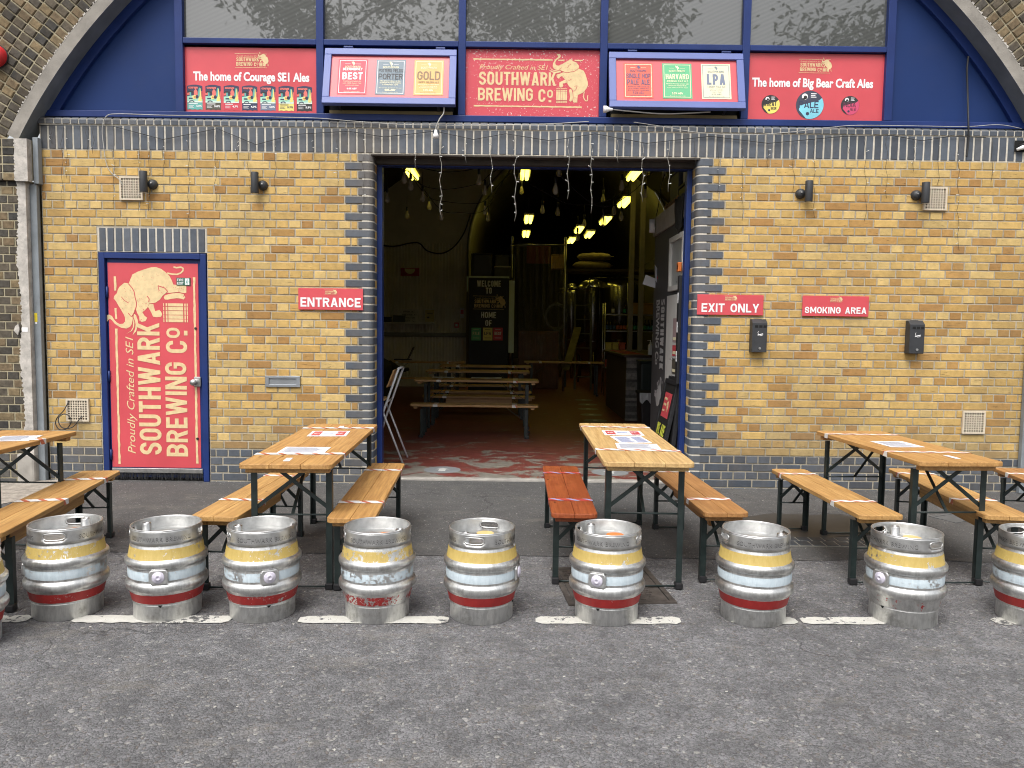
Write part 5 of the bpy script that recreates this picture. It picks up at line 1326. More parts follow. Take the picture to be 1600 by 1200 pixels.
CLAD = M('cream_cladding', (.66, .62, .50), .55, var=.1, scale=2, dirt=.12)
pw = thing('panel_wall', 'cream ribbed sheet wall inside, pierced by the inner arch', 'wall', (-3, 18.5, 0), world=True)
def ribbed(x0, x1, z0, z1, y, dep, pitch=.075):
    mb = MB().mat(CLAD); n = int((x1-x0)/pitch); P = []
    for i in range(n):
        a = x0+i*pitch
        for q, d in ((0, 0), (.35, 0), (.5, dep), (.85, dep), (1, 0)): P.append((a+q*pitch, y-d))
    for (xa, ya), (xb, yb) in zip(P, P[1:]):
        if abs(xb-xa) > 1e-6 or abs(yb-ya) > 1e-6: mb.face([(xa, ya, z0), (xb, yb, z0), (xb, yb, z1), (xa, ya, z1)])
    return mb
ribbed(-4.9, VC[0]-VR, .25, 3.42, 18.45, .016).build('ribbed_sheet', pw)
mb = MB().mat(CLAD); mb.box(-4.9, VC[0]-VR, 18.44, 18.47, .012, .25); mb.build('skirting', pw)
# upper part with the arched cut
mb = MB().mat(CLAD); n = 40
for i in range(n):
    q0, q1 = -math.pi/2+math.pi*i/n, -math.pi/2+math.pi*(i+1)/n
    A = [(VC[0]+VR*math.sin(q), VC[1]+VR*math.cos(q)) for q in (q0, q1)]
    B = [(VC[0]+4.6*math.sin(q)*1.35, VC[1]+4.2*math.cos(q)) for q in (q0, q1)]
    mb.face([(A[0][0], 18.46, A[0][1]), (A[1][0], 18.46, A[1][1]), (B[1][0], 18.46, B[1][1]), (B[0][0], 18.46, B[0][1])])
mb.build('upper_sheet', pw)
mb = MB().mat(CLAD); mb.box(VC[0]+VR, 5.2, 18.455, 18.5, 0, VC[1]); mb.build('side_sheet', pw)
mb = MB().mat(M('arch_rim', (.22, .2, .15), .5)); mb.tube([(VC[0]-VR, 18.4, .02)]+[(VC[0]+VR*math.sin(q), 18.4, VC[1]+VR*math.cos(q)) for q in [-math.pi/2+math.pi*i/30 for i in range(31)]], .035, 6); mb.build('arch_rim', pw)
mb = MB().mat(M('trunking', (.22, .22, .20), .5)); a = onY(588, 522, 18.38); b = onY(728, 522, 18.38); mb.box(a.x, b.x, 18.36, 18.42, a.z-.05, a.z+.05); mb.build('trunking', pw, bevel=.006)

# fluorescent battens
TUBE = M('lit_tube', (1.0, .85, .11), .3, var=0, emit=3.0)
FIT = M('batten_white', (.6, .58, .5), .5)
LIGHTS = [(641, 269, 12.4, 'left'), (820, 270, 13, ''), (993, 271, 13, ''), (977, 316, 16.2, ''), (946, 345, 19, ''), (826, 343, 18.9, ''), (822, 366, 21.8, ''), (905, 359, 21.4, ''), (921, 367, 22, ''), (893, 376, 23.4, '')]
LNAMES = ['lit fluorescent batten hanging top left just inside the entrance', 'lit fluorescent batten cut by the lintel at the middle', 'lit fluorescent batten near the top right of the opening', 'lit fluorescent batten below the top right one', 'lit fluorescent batten partly behind a hanging bulb', 'upper one of the two small lit battens in the middle', 'lower one of the two small lit battens in the middle', 'lit batten leftmost of the pair by the golden vault', 'lit batten right of the pair by the golden vault', 'smallest lit batten, farthest back above the sacks']
for (px, py, y, _), lab in zip(LIGHTS, LNAMES):
    p = onY(px, py, y); t = thing('fluorescent_light', lab, 'ceiling light', tuple(p), group='fluorescent battens lit in the vault')
    w = .10 if y < 14 else .12; l = 1.1
    mb = MB().mat(FIT); mb.box(-w, w, -l/2, l/2, .03, .075); mb.build('housing', t, bevel=.005)
    for s in (-1, 1):
        mb = MB().mat(TUBE); mb.tube([(s*w*.42, -l/2+.02, 0), (s*w*.42, l/2-.02, 0)], .032 if y < 14 else .04, 10); mb.build('tube', t)
    for q in (-.4, .4):
        mb = MB().mat(CABLE); mb.tube([(0, q, .075), (0, q, .9)], .004, 4); mb.build('hanger', t)

# filament bulbs and festoon cables
BULBG = None
def bulb_mat():
    t = NT('clear_bulb'); t.b.inputs['Base Color'].default_value = (.85, .8, .65, 1); t.b.inputs['Roughness'].default_value = .05; t.b.inputs['Transmission Weight'].default_value = .0
    t.b.inputs['Alpha'].default_value = .42; t.b.inputs['Specular IOR Level'].default_value = 1.0; return t.m
BULBG = bulb_mat()
bp = thing('filament_bulb', 'clear pear shaped filament bulb hanging from a festoon inside the entrance', 'light bulb', (0, 0, 0), group='unlit filament bulbs strung inside the entrance')
mb = MB().mat(BLACK); mb.lathe([(.001, .075), (.016, .073), (.019, .05), (.019, .01), (.014, 0)], 14); mb.build('cap', bp)
mb = MB().mat(BULBG); mb.lathe([(.013, 0), (.018, -.02), (.034, -.075), (.036, -.10), (.026, -.128), (.001, -.137)], 18); mb.build('glass', bp)
mb = MB().mat(M('filament', (.75, .62, .35), .3)); mb.lathe([(.006, -.01), (.008, -.05), (.002, -.06)], 8); mb.tube([(-.008, 0, -.055), (-.006, 0, -.10), (0, .004, -.055), (.006, 0, -.10), (.008, 0, -.055)], .0022, 4); mb.build('filament', bp)
mb = MB().mat(CABLE); mb.tube([(0, 0, .073), (.004, 0, .15), (0, 0, .26)], .0035, 4); mb.build('cord', bp)
B1 = [(125, 335, 10.5), (258, 180, 9.5), (308, 235, 9.8), (403, 325, 10.5), (455, 398, 12.5), (280, 470, 14), (545, 475, 11), (842, 195, 10), (888, 278, 10.6), (890, 435, 11.5), (914, 488, 12.2), (1158, 180, 11), (1175, 278, 13), (1338, 428, 12)]
B2 = [(268, 135, 11), (240, 265, 9.3), (757, 240, 9.8), (612, 340, 13), (940, 305, 11), (955, 130, 12), (1090, 145, 11), (137, 428, 13), (258, 443, 12), (697, 436, 12), (753, 480, 12), (615, 515, 9.6), (412, 640, 12.5), (465, 535, 13)]
for i, (px, py, y) in enumerate([(580+u/5, 240+v/5, y) for u, v, y in B1]+[(820+u/5, 240+v/5, y) for u, v, y in B2]):
    p = onY(px, py, y); b = bp if i == 0 else dup(bp); b.location = p+Vector((0, 0, .05)); b.rotation_euler = (0, 0, rnd(0, 6))
def fest(label, pts, o, y0, y1):
    n = len(pts); cable('festoon_cable', label, [tuple(onY(o+u/5, 240+v/5, y0+(y1-y0)*i/(n-1))) for i, (u, v) in enumerate(pts)], .005, CABLE, 'cable')
fest('festoon cable nearest the lintel on the left side', [(30, 85), (125, 110), (330, 105), (550, 142), (700, 138), (835, 112), (1000, 85)], 580, 10, 10)
fest('festoon cable with two dips below the left batten', [(150, 85), (290, 140), (410, 252), (600, 278), (830, 235), (930, 160), (1040, 90)], 580, 10.5, 10.5)
fest('festoon cable sagging lowest on the left', [(240, 90), (345, 190), (540, 435), (700, 462), (870, 452), (960, 330), (1100, 100)], 580, 11, 11)
fest('festoon cable between the two lower bulbs on the left', [(300, 150), (440, 335), (600, 378), (760, 388), (880, 372), (1000, 240), (1110, 130)], 580, 12, 12)
fest('festoon cable sagging across the middle to the right batten', [(0, 220), (140, 295), (290, 375), (400, 400), (540, 392), (690, 355), (760, 300), (830, 200)], 820, 11, 11)
fest('thin festoon cable dipping below the right batten', [(270, 165), (420, 310), (540, 395), (620, 415), (700, 395), (860, 285), (950, 190), (1050, 95)], 820, 10, 10)
fest('dark cable dropping to the white lamp at right', [(1095, 160), (1065, 250), (1045, 400), (1025, 490)], 820, 9, 9)
t = cable('festoon_cable', 'knotted cable looped along the ribbed wall', [tuple(onY(x, y, 18.35)) for x, y in ((590, 382), (615, 385), (640, 380), (655, 380), (668, 392), (690, 396), (710, 385), (726, 362), (735, 335))], .016, CABLE)

# welcome board
wb = thing('welcome_board', 'tall black welcome board with white lettering and three small posters', 'sign', (-.53, 17, 0), world=True)
a, b = onY(733, 434, 17), onY(795, 434, 17); wx0, wx1, wz = a.x, b.x, a.z; ww = wx1-wx0
mb = MB().mat(M('chalkboard', (.012, .012, .012), .6)); mb.box(wx0, wx1, 17, 17.05, .012, wz); mb.build('board', wb, bevel=.01)
mb = MB().mat(PPALE); mb.box(wx0-.01, wx1+.01, 17.0, 17.05, wz+.001, wz+.04); mb.box(wx0-.05, wx0-.02, 17, 17.05, wz-.3, wz+.03); mb.box(wx1+.01, wx1+.13, 17, 17.05, .9, wz-.05); mb.build('white_edge', wb)
mbx = MB(); S = Sheet(mbx, (wx0, 17, 0)); cz = lambda y: onY(760, y, 17).z; cx = ww*.5
S.ctext('WELCOME', cx, cz(448), ww*.6, .135, WHITE, 1, bold=.04); S.ctext('TO', cx, cz(459), ww*.15, .135, WHITE, 1, bold=.04); S.ctext('HOME', cx, cz(497), ww*.38, .135, WHITE, 1, bold=.04); S.ctext('OF', cx, cz(509.5), ww*.16, .135, WHITE, 1, bold=.04); mbx.build('lettering', wb, fix=False)
mbx = MB(); S = Sheet(mbx, (wx0, 17, 0)); logo(S, ww*.10, cz(483), .285, CREAM, None, 1, fine=False); mbx.build('emblem', wb, fix=False)
for px, m_, ink, body in ((744, PGREEN, PCREAM, 'PALE'), (762, PYEL, PBLK, 'LPA'), (778, PRED2, WHITE, 'BEST')):
    mbx = MB(); S = Sheet(mbx, (0, 17, 0)); q = onY(px, 522, 17); S.rect(q.x-.105, q.z-.14, q.x+.105, q.z+.14, m_, 1); S.ctext(body, q.x, q.z-.02, .15, .07, ink, 2, bold=.03); S.rect(q.x-.07, q.z-.09, q.x+.07, q.z-.08, ink, 2); S.rect(q.x-.06, q.z+.09, q.x+.06, q.z+.1, ink, 2); mbx.build('poster', wb, fix=False)

GREYBOX = M('grey_box', (.10, .10, .09), .7)
def rack(name, label, x0, x1, y0, y1, zs, top, mat=STEEL, r=.018):
    t = thing(name, label, 'shelf', ((x0+x1)/2, y0, 0), world=True)
    for x in (x0, x1):
        for y in (y0, y1):
            mb = MB().mat(mat); mb.tube([(x, y, .012), (x, y, top)], r, 8); mb.build('post', t)
    for z in zs:
        mb = MB().mat(mat); mb.box(x0, x1, y0, y1, z-.025, z); mb.build('shelf', t, bevel=.004)
    return t
rack('storage_rack', 'dark storage rack behind the welcome board', -.92, .02, 17.4, 17.9, [1.2, 2.58], 3.1, M('dark_rack', (.04, .04, .04), .6), .02)
def box_thing(name, label, cat, x0, x1, y0, y1, z0, z1, mat, lid=None, group=None):
    t = thing(name, label, cat, ((x0+x1)/2, (y0+y1)/2, z0), world=True, group=group)
    mb = MB().mat(mat); mb.box(x0, x1, y0, y1, z0, z1); mb.build('body', t, bevel=.012)
    mb = MB().mat(lid or mat); mb.box(x0-.008, x1+.008, y0-.008, y1+.008, z1+.001, z1+.03); mb.build('lid', t, bevel=.008)
    return t
box_thing('storage_box', 'black equipment case on the rack above the welcome board', 'box', -.90, -.48, 17.42, 17.8, 2.582, 3.08, BLACK)
box_thing('storage_box', 'grey box on the rack right of the black case', 'box', -.42, -.05, 17.42, 17.8, 2.582, 2.80, GREYBOX, FIT)
box_thing('storage_box', 'small grey box stacked on another above the welcome board', 'box', -.40, -.10, 17.45, 17.78, 2.832, 3.05, GREYBOX)

# clear plastic curtain hung between two posts
def plastic_mat():
    t = NT('hazy_plastic'); v = t.co(scale=(1, 1, .16)); n = t.noise(v, 9, 6, .7, .8)
    t.b.inputs['Base Color'].default_value = (.28, .26, .24, 1); t.b.inputs['Roughness'].default_value = .3
    t.set(t.b.inputs['Alpha'], t.n('MapRange', {'Value': n, 'From Min': .35, 'From Max': .7, 'To Min': .12, 'To Max': .55}).outputs[0]); return t.m
pc = thing('plastic_curtain', 'hazy clear plastic curtain hanging in the middle of the hall', 'curtain', (.6, 17.6, 0), world=True)
a, b = onY(800, 384, 17.6), onY(884, 384, 17.6)
mb = MB().mat(plastic_mat()); nx, nz = 60, 16; v = []; f = []
for j in range(nz+1):
    for i in range(nx+1):
        x = a.x+(b.x-a.x)*i/nx; z = .08+(a.z-.08)*j/nz; v.append((x, 17.6+.05*math.sin(i*.9+.4*j)+.03*math.sin(i*2.3), z))
for j in range(nz):
    for i in range(nx): f.append((j*(nx+1)+i, j*(nx+1)+i+1, (j+1)*(nx+1)+i+1, (j+1)*(nx+1)+i))
mb.mesh(v, f, True); mb.build('sheet', pc)
mb = MB().mat(STEEL); mb.tube([(a.x, 17.6, a.z+.02), (b.x, 17.6, b.z+.02)], .018, 8); mb.build('rail', pc)
for x in (a.x, b.x): mb = MB().mat(STEEL); mb.tube([(x, 17.66, .012), (x, 17.66, a.z+.22)], .022, 8); mb.build('post', pc)
p, q = onY(823, 384, 18.0), onY(860, 412, 18.0)
mbx = MB().mat(M('dark_red_cloth', (.22, .03, .03), .8)); mbx.box(p.x, q.x, 18.0, 18.02, q.z, p.z); o = mbx.build('red_banner'); tag(o, 'dark red banner hanging behind the plastic curtain', 'banner', kind='thing')
t = box_thing('red_crate', 'tall dark red panel crate behind the plastic curtain', 'crate', .15, 1.1, 18.2, 18.8, .012, 1.35, M('crate_red', (.16, .05, .04), .7, var=.3))

# fermenters, malt sacks, steel posts
TANK = M('tank_steel', (.24, .235, .22), .22, 1, var=.1, scale=3)
def tank(label, px, y, r, top):
    c = onY(px, 500, y); t = thing('fermenter', label, 'tank', (c.x, y, 0))
    mb = MB().mat(TANK); mb.lathe([(.02, .35), (r*.5, .55), (r, .95), (r, top-.25), (r*.97, top-.2), (r*.7, top-.06), (r*.25, top), (.01, top+.01)], 40); mb.build('vessel', t)
    for a in range(3):
        q = R(30+120*a); mb = MB().mat(TANK); mb.tube([(r*.85*math.cos(q), r*.85*math.sin(q), .012), (r*.85*math.cos(q), r*.85*math.sin(q), 1.0)], .03, 8); mb.build('leg', t)
    mb = MB().mat(TANK); mb.lathe([(.13, 0), (.13, .05), (.09, .07), (.001, .075)], 24, (0, 0, top-.02)); mb.build('manway', t)
    mb = MB().mat(TANK); mb.tube([(r*.2, -r*.9, top-.1), (r*.25, -r-.06, top-.2), (r*.25, -r-.06, .8)], .018, 8); mb.build('pipe', t)
    for z in (1.1, 1.8): mb = MB().mat(TANK); mb.lathe([(r+.004, z), (r+.008, z+.02), (r+.004, z+.04)], 40); mb.build('band', t)
tank('steel fermenter beneath the malt sacks', 926, 20.6, .46, 2.75); tank('steel fermenter farther back by the grey posts', 968, 23.2, .55, 2.95); tank('steel fermenter half hidden at the left of the others', 893, 22.5, .4, 2.7)
SACK = M('malt_sack', (.27, .22, .13), .85, var=.15, scale=12, bump=.2)
def sack(label, cx, cy, z, l, w, h, rz):
    t = thing('malt_sack', label, 'sack', (cx, cy, z)); t.rotation_euler = (0, 0, rz); mb = MB().mat(SACK); v = []; f = []; n = 18; k = 12
    for i in range(n+1):
        s = -1+2*i/n; e = (1-abs(s)**3.2)**.45
        for j in range(k):
            q = 2*math.pi*j/k; v.append((s*l/2, w/2*math.cos(q)*(.55+.45*e)*(1+.05*math.sin(i*1.7)), h/2+h/2*math.sin(q)*e*(1+.1*math.sin(i*1.3+j))))
    for i in range(n):
        for j in range(k): f.append((i*k+j, i*k+(j+1) % k, (i+1)*k+(j+1) % k, (i+1)*k+j))
    mb.mesh(v, f, True); mb.build('bag', t)
    mb = MB().mat(SACK); mb.tube([(l/2-.02, -w*.2, h*.5), (l/2+.05, 0, h*.55), (l/2-.02, w*.2, h*.5)], .012, 6); mb.build('tied_end', t)
t = thing('mezzanine', 'narrow dark timber platform carrying the malt sacks', 'platform', (2, 19.2, 0), world=True)
mb = MB().mat(M('dark_timber', (.06, .045, .03), .7)); mb.box(1.25, 3.7, 18.8, 19.9, 2.84, 2.90); mb.build('deck', t)
for x in (1.3, 3.65): mb = MB().mat(BLACK); mb.box(x-.04, x+.04, 18.9, 18.98, .012, 2.838); mb.build('post', t)
sack('lower pale malt sack on the timber platform', 1.95, 19.2, 2.901, .95, .42, .22, .1); sack('upper pale malt sack lying across the other', 2.0, 19.2, 3.12, .85, .40, .2, -.15)
box_thing('cardboard_box', 'small cardboard box high up behind the curtain', 'box', .95, 1.25, 19.0, 19.4, 2.905, 3.22, M('cardboard', (.34, .20, .08), .8)); 
mb = MB()
for px, lab in ((987, 'left one of two tall grey steel posts at the right'), (1003, 'right one of two tall grey steel posts at the right')):
    p = onY(px, 400, 14.0); t = thing('steel_post', lab, 'post', (p.x, 14.0, 0), world=True)
    mb = MB().mat(M('post_grey', (.22, .20, .15), .6)); mb.box(p.x-.045, p.x+.045, 13.96, 14.04, .012, 4.6); mb.build('shaft', t, bevel=.006)
    mb = MB().mat(M('post_grey', (.22, .20, .15), .6)); mb.box(p.x-.1, p.x+.1, 13.9, 14.1, .0125, .03); mb.build('foot_plate', t)

t = thing('leaning_plank', 'yellowish plank leaning against the posts behind the curtain', 'plank', (1.2, 16.8, 0), world=True)
a, b = onY(884, 578, 16.4), onY(903, 512, 17.3); mb = MB().mat(M('old_plank', (.20, .17, .06), .8, var=.3)); mb.bar(a, b, .16, .035); mb.build('board', t)
t = thing('step_ladder', 'dark step ladder leaning behind the bar rack', 'ladder', (1.75, 18.2, 0), world=True)
for q in (0, .38): mb = MB().mat(GREYBOX); mb.bar((1.5+q, 18.2, .012), (1.5+q, 18.6, 2.3), .05, .03); mb.build('rail', t)
for k in range(6): mb = MB().mat(GREYBOX); mb.box(1.5, 1.88, 18.24+.063*k, 18.30+.063*k, .3+.34*k, .325+.34*k); mb.build('rung', t)
t = thing('process_pipe', 'polished pipe run linking the fermenters above the vessels', 'pipe', (1.8, 20, 2.6), world=True)
mb = MB().mat(TANK); mb.tube([(1.2, 20.0, 2.45), (1.9, 19.95, 2.48), (1.98, 19.95, 2.6), (1.98, 19.95, 2.75), (3.1, 19.95, 2.75), (3.4, 20.2, 2.7)], .028, 10); mb.build('run', t)
for x in (1.5, 2.5, 3.0): mb = MB().mat(TANK); mb.cyl((x, 19.95, 2.44 if x < 1.9 else 2.71), .05, .07, 14); mb.build('valve', t)
t = thing('hose_coil', 'coiled dark hose hanging right of the curtain', 'hose', (1.3, 17.9, 1.5), world=True); p = onY(870, 495, 17.9)
mb = MB().mat(GREYBOX); mb.tube([(p.x+(.24+.03*math.sin(k*.5))*math.cos(k*.55), 17.9+.01*k/8, p.z+(.3+.03*math.cos(k*.7))*math.sin(k*.55)) for k in range(60)], .016, 6, False); mb.build('coil', t)
# bottle rack, bar counter, bins
rack('bottle_rack', 'chrome wire rack stocked with bottles behind the bar', 2.02, 3.2, 16.8, 17.2, [.62, 1.0, 1.42, 1.78], 2.02, STEEL, .016)
def bottle(label, x, y, z, c, group):
    t = thing('beer_bottle', label, 'bottle', (x, y, z), group=group)
    mb = MB().mat(M('brown_glass', (.02, .012, .006), .1)); mb.lathe([(.001, 0), (.034, 0), (.035, .01), (.035, .13), (.03, .155), (.015, .19), (.014, .235), (.016, .24), (.001, .242)], 14); mb.build('glass', t)
    mb = MB().mat(c); mb.lathe([(.0356, .03), (.0356, .115)], 14); mb.build('label', t)
ccols = [('blue', M('b_blue', (.04, .10, .22), .5)), ('orange', M('b_orange', (.55, .14, .03), .5)), ('yellow', M('b_yellow', (.6, .42, .05), .5)), ('green', M('b_green', (.03, .28, .14), .5)), ('teal', M('b_teal', (.03, .22, .24), .5))]
for i in range(15):
    nm, c = ccols[(0, 0, 0, 1, 1, 1, 2, 2, 3, 3, 3, 3, 4, 4, 4)[i]]
    bottle(f'beer bottle with {nm} label in the row on the wire rack', 2.08+i*.075, 16.88, 1.421, c, 'bottles in a row on the wire rack')
for i in range(3): box_thing('bottle_carton', ('pale yellow carton, leftmost on the rack shelf', 'pale yellow carton, next to the leftmost on the shelf', 'red carton beside the yellow ones on the rack')[i], 'carton', 2.05+i*.15, 2.18+i*.15, 16.85, 17.0, 1.001, 1.13, (PYEL, PYEL, PCOR)[i])
for i in range(3): box_thing('bottle_carton', ('orange carton, leftmost on the lowest rack shelf', 'orange carton, second on the lowest rack shelf', 'white carton on the lowest rack shelf')[i], 'carton', 2.05+i*.16, 2.19+i*.16, 16.85, 17.0, .621, .75, (PCOR, PCOR, FIT)[i])
box_thing('cardboard_box', 'brown cardboard box on top of the wire rack', 'box', 2.62, 3.12, 16.82, 17.15, 1.781, 2.0, M('cardboard', (.34, .20, .08), .8), M('cardboard', (.34, .20, .08), .8))
bottle('dark bottle with green label on the top rack shelf', 2.45, 16.9, 1.781, ccols[3][1], None); bottle('dark bottle with white label on the top rack shelf', 2.2, 16.9, 1.781, WHITE, None)
bar = thing('bar_counter', 'bar counter faced with grey split stone strips', 'bar counter', (2.2, 12, 0), world=True)
mb = MB(); stm = [M('split_stone_%s' % k, c, .9, var=.3, scale=25, bump=.8) for k, c in (('pale', (.30, .28, .25)), ('grey', (.20, .19, .18)), ('dark', (.12, .115, .11)))]
z = .03
while z < 1.0:
    h = rnd(.035, .06); x = 1.79
    while x < 2.75:
        w = rnd(.12, .32); mb.mat(random.choice(stm)); mb.box(x, min(x+w, 2.75)-.003, 12.0-rnd(.0, .018), 12.05, z, min(z+h, 1.02)-.003); x += w
    z += h
mb.build('stone_facing', bar)
mb = MB().mat(M('bar_timber', (.07, .045, .03), .7, var=.3)); mb.box(1.80, 2.75, 12.052, 14.6, .012, 1.02); mb.build('carcass', bar)
mb = MB().mat(M('bar_top', (.06, .035, .025), .35)); mb.box(1.74, 2.8, 11.96, 14.65, 1.021, 1.06); mb.build('top', bar, bevel=.006)
for i in range(3):
    mb = MB().mat(M('bar_runner', (.30, .04, .04), .8)); mb.box(1.80, 2.10, 12.25+i*.75, 12.85+i*.75, 1.0605, 1.066); o = mb.build('bar_runner'); tag(o, ('red bar runner at the near end of the bar', 'red bar runner in the middle of the bar', 'red bar runner at the far end of the bar')[i], 'bar mat', kind='thing')
p = onY(1016, 556, 12.2); t = thing('soap_bottle', 'white pump bottle on the bar', 'bottle', (p.x, 12.2, 1.061))
mb = MB().mat(WHITE); mb.lathe([(.001, 0), (.04, 0), (.042, .01), (.042, .14), (.03, .165), (.014, .175), (.014, .195), (.001, .196)], 18); mb.build('body', t); mb = MB().mat(WHITE); mb.tube([(0, 0, .195), (0, 0, .225), (-.05, 0, .225)], .007, 8); mb.build('pump', t)
t = thing('beer_tap', 'chrome beer tap tower on the bar behind the pump bottle', 'beer tap', (2.33, 12.6, 1.061)); mb = MB().mat(STEEL); mb.cyl((0, 0, 0), .04, .32, 18); mb.build('column', t); mb = MB().mat(BLACK); mb.cyl((0, -.05, .34), .016, .14, 12); mb.build('handle', t); mb = MB().mat(STEEL); mb.tube([(0, 0, .28), (0, -.09, .28), (0, -.1, .22)], .01, 8); mb.build('spout', t)
def bin_(label, x, y, w, h, z0, mat, liner):
    t = thing('waste_bin', label, 'bin', (x, y, z0)); mb = MB().mat(mat); s = .86
    v = [(sx*w/2*k, sy*w/2*k, z) for k, z in ((s, 0), (1, h)) for sx, sy in ((-1, -1), (1, -1), (1, 1), (-1, 1))]
    mb.mesh(v, [(0, 1, 2, 3), (4, 5, 6, 7), (0, 1, 5, 4), (1, 2, 6, 5), (2, 3, 7, 6), (3, 0, 4, 7)]); mb.build('body', t, bevel=.02)
    mb = MB().mat(mat if not liner else DARK); mb.box(-w/2-.012, w/2+.012, -w/2-.012, w/2+.012, h-.0, h+.035); mb.build('lid', t, bevel=.012)
    if liner:
        mb = MB().mat(M('bin_liner', (.55, .56, .58), .35, bump=.5, bscale=20)); v = []; f = []
        for i in range(25):
            q = i/24; xx = -w/2-.02+(w+.04)*q
            v += [(xx, -w/2-.02, h+.03), (xx, -w/2-.03-.012*math.sin(i*2.1), h-.02), (xx, -w/2-.035-.016*math.sin(i*1.3), h-.09-.03*math.sin(i*.9)-.02*q)]
        for i in range(24): f += [(i*3, i*3+3, i*3+4, i*3+1), (i*3+1, i*3+4, i*3+5, i*3+2)]
        mb.mesh(v, f, True); mb.build('liner', t)
BGR = M('bin_green', (.012, .022, .02), .45)
bin_('tall dark green bin against the stone bar front', 2.12, 11.62, .40, .95, .012, BGR, False); bin_('low black bin with white liner in front of the green bin', 2.05, 11.1, .42, .52, .012, BLACK, True)

# partition room on the right with its shelf, door and lettering
PX = 1.665
pr_ = thing('partition_wall', 'charcoal partition just inside on the right with white door and lettering', 'wall', (PX, 8, 0), world=True)
CHW = M('charcoal_paint', (.075, .076, .08), .6, var=.1, scale=3)
mb = MB().mat(CHW); mb.box(PX, PX+.06, 7.36, 9.15, .012, 2.55); mb.box(PX+.06, 5.0, 9.09, 9.15, .012, 2.55); mb.build('panel', pr_)
mb = MB().mat(M('dusty_white', (.42, .40, .36), .6, var=.15, dirt=.3)); mb.box(PX-.02, PX+.02, 7.36, 9.17, 2.552, 2.76); mb.build('ledge_board', pr_)
mb = MB().mat(CHW); mb.box(PX+.03, 5.0, 7.36, 9.15, 2.70, 2.74); mb.build('deck', pr_)
WDOOR = M('white_door', (.58, .57, .54), .4, var=.05)
mb = MB().mat(WDOOR); mb.box(PX-.03, PX-.001, 7.44, 8.2, .02, 1.82); mb.build('white_door', pr_, bevel=.004)
mb = MB().mat(WDOOR)
for y0, y1, z0, z1 in ((7.44, 8.10, 1.86, 1.91), (7.44, 8.10, 2.36, 2.41), (7.44, 7.49, 1.91, 2.36), (8.05, 8.10, 1.91, 2.36)): mb.box(PX-.045, PX-.001, y0, y1, z0, z1)
mb.build('hatch_frame', pr_, bevel=.004)
mb = MB().mat(M('pale_hatch', (.36, .37, .36), .3)); mb.box(PX-.018, PX-.001, 7.49, 8.05, 1.91, 2.36); mb.build('hatch_pane', pr_)
mbx = MB(); S = Sheet(mbx, (PX, 8.22, 1.78), (0, 0, -1), (0, -1, 0)); S = Sheet(mbx, (PX, 9.02, 1.80), (0, 0, -1), (0, -1, 0), .002, .003)
LG = M('letter_grey', (.50, .50, .50), .6)
S.text('SOUTHWARK', 0, .39, .78, .20, LG, 1, bold=.03); S.text('BREWING Co', 0, .10, .74, .20, LG, 1, bold=.03); elephant_mark(S, 1.02, .12, .42, LG, 1); mbx.build('wall_lettering', pr_, fix=False)
mbx = MB(); S = Sheet(mbx, (PX-.03, 8.0, 0), (0, -1, 0), (0, 0, 1), .001, .002)
for z0, z1, mt in ((1.34, 1.58, M('poster_a', (.35, .25, .25), .5)), (1.20, 1.31, RED), (1.02, 1.18, PBRN), (.84, 1.0, PBLK), (.55, .80, M('poster_b', (.28, .42, .62), .5))): S.rect(.16, z0, .38, z1, mt, 1); S.rect(.18, z0+.02, .36, z0+.05, PCREAM, 2)
mbx.build('door_posters', pr_, fix=False)
t = thing('notice_board', 'narrow black board with white letters at the right jamb', 'sign', (PX-.06, 7.42, .7), world=True)
mb = MB().mat(BLACK); mb.box(PX-.085, PX-.055, 7.355, 7.43, .95, 1.98); mb.build('board', t); mb = MB().mat(WHITE)
for z in (1.72, 1.44, 1.16): mb.box(PX-.0875, PX-.0855, 7.375, 7.41, z, z+.10)
mb.build('lettering', t); mb = MB().mat(STEEL); mb.tube([(PX-.086, 7.46, 1.18), (PX-.13, 7.46, 1.18), (PX-.13, 7.40, 1.18)], .008, 8); mb.build('handle', t)
t = thing('fire_call_point', 'small orange and red call point on the jamb board', 'call point', (PX-.1, 7.45, 1.98), world=True); mb = MB().mat(M('call_orange', (.6, .16, .03), .5)); mb.box(PX-.09, PX-.055, 7.40, 7.48, 2.02, 2.11); mb.build('box', t, bevel=.006); mb = MB().mat(RED); mb.cyl((PX-.09, 7.44, 2.065), .025, .008, 16, 'X'); mb.build('button', t)
t = thing('wall_lamp', 'white cylinder lamp at the end of the ledge', 'lamp', (PX-.08, 9.1, 2.6), world=True); mb = MB().mat(WHITE); p = onY(1019, 354, 9.0); mb.cyl((p.x, 9.0, p.z-.07), .035, .15, 20); mb.build('shade', t); mb = MB().mat(WHITE); mb.tube([(p.x, 9.0, p.z), (PX-.02, 9.05, p.z)], .02, 8); mb.build('bracket', t)
PAL = M('pallet_wood', (.40, .25, .12), .8, var=.2)
t = thing('wooden_pallet', 'wooden pallet lying on the ledge of the partition room', 'pallet', (2.1, 8.6, 2.74), world=True)
for k in range(5): mb = MB().mat(PAL); mb.box(PX+.06, PX+.9, 8.0+k*.2, 8.14+k*.2, 2.85, 2.875); mb.build('board', t)
for k in range(3): mb = MB().mat(PAL); mb.box(PX+.07+k*.38, PX+.15+k*.38, 8.0, 8.94, 2.741, 2.849); mb.build('bearer', t)
box_thing('storage_box', 'blue grey equipment case on the pallet', 'box', PX+.08, PX+.5, 8.3, 8.75, 2.876, 3.15, M('case_blue', (.06, .07, .09), .5)); box_thing('storage_box', 'white cabinet on top of the equipment at the upper right', 'cabinet', PX+.06, PX+.5, 7.62, 8.0, 2.95, 3.4, FIT)
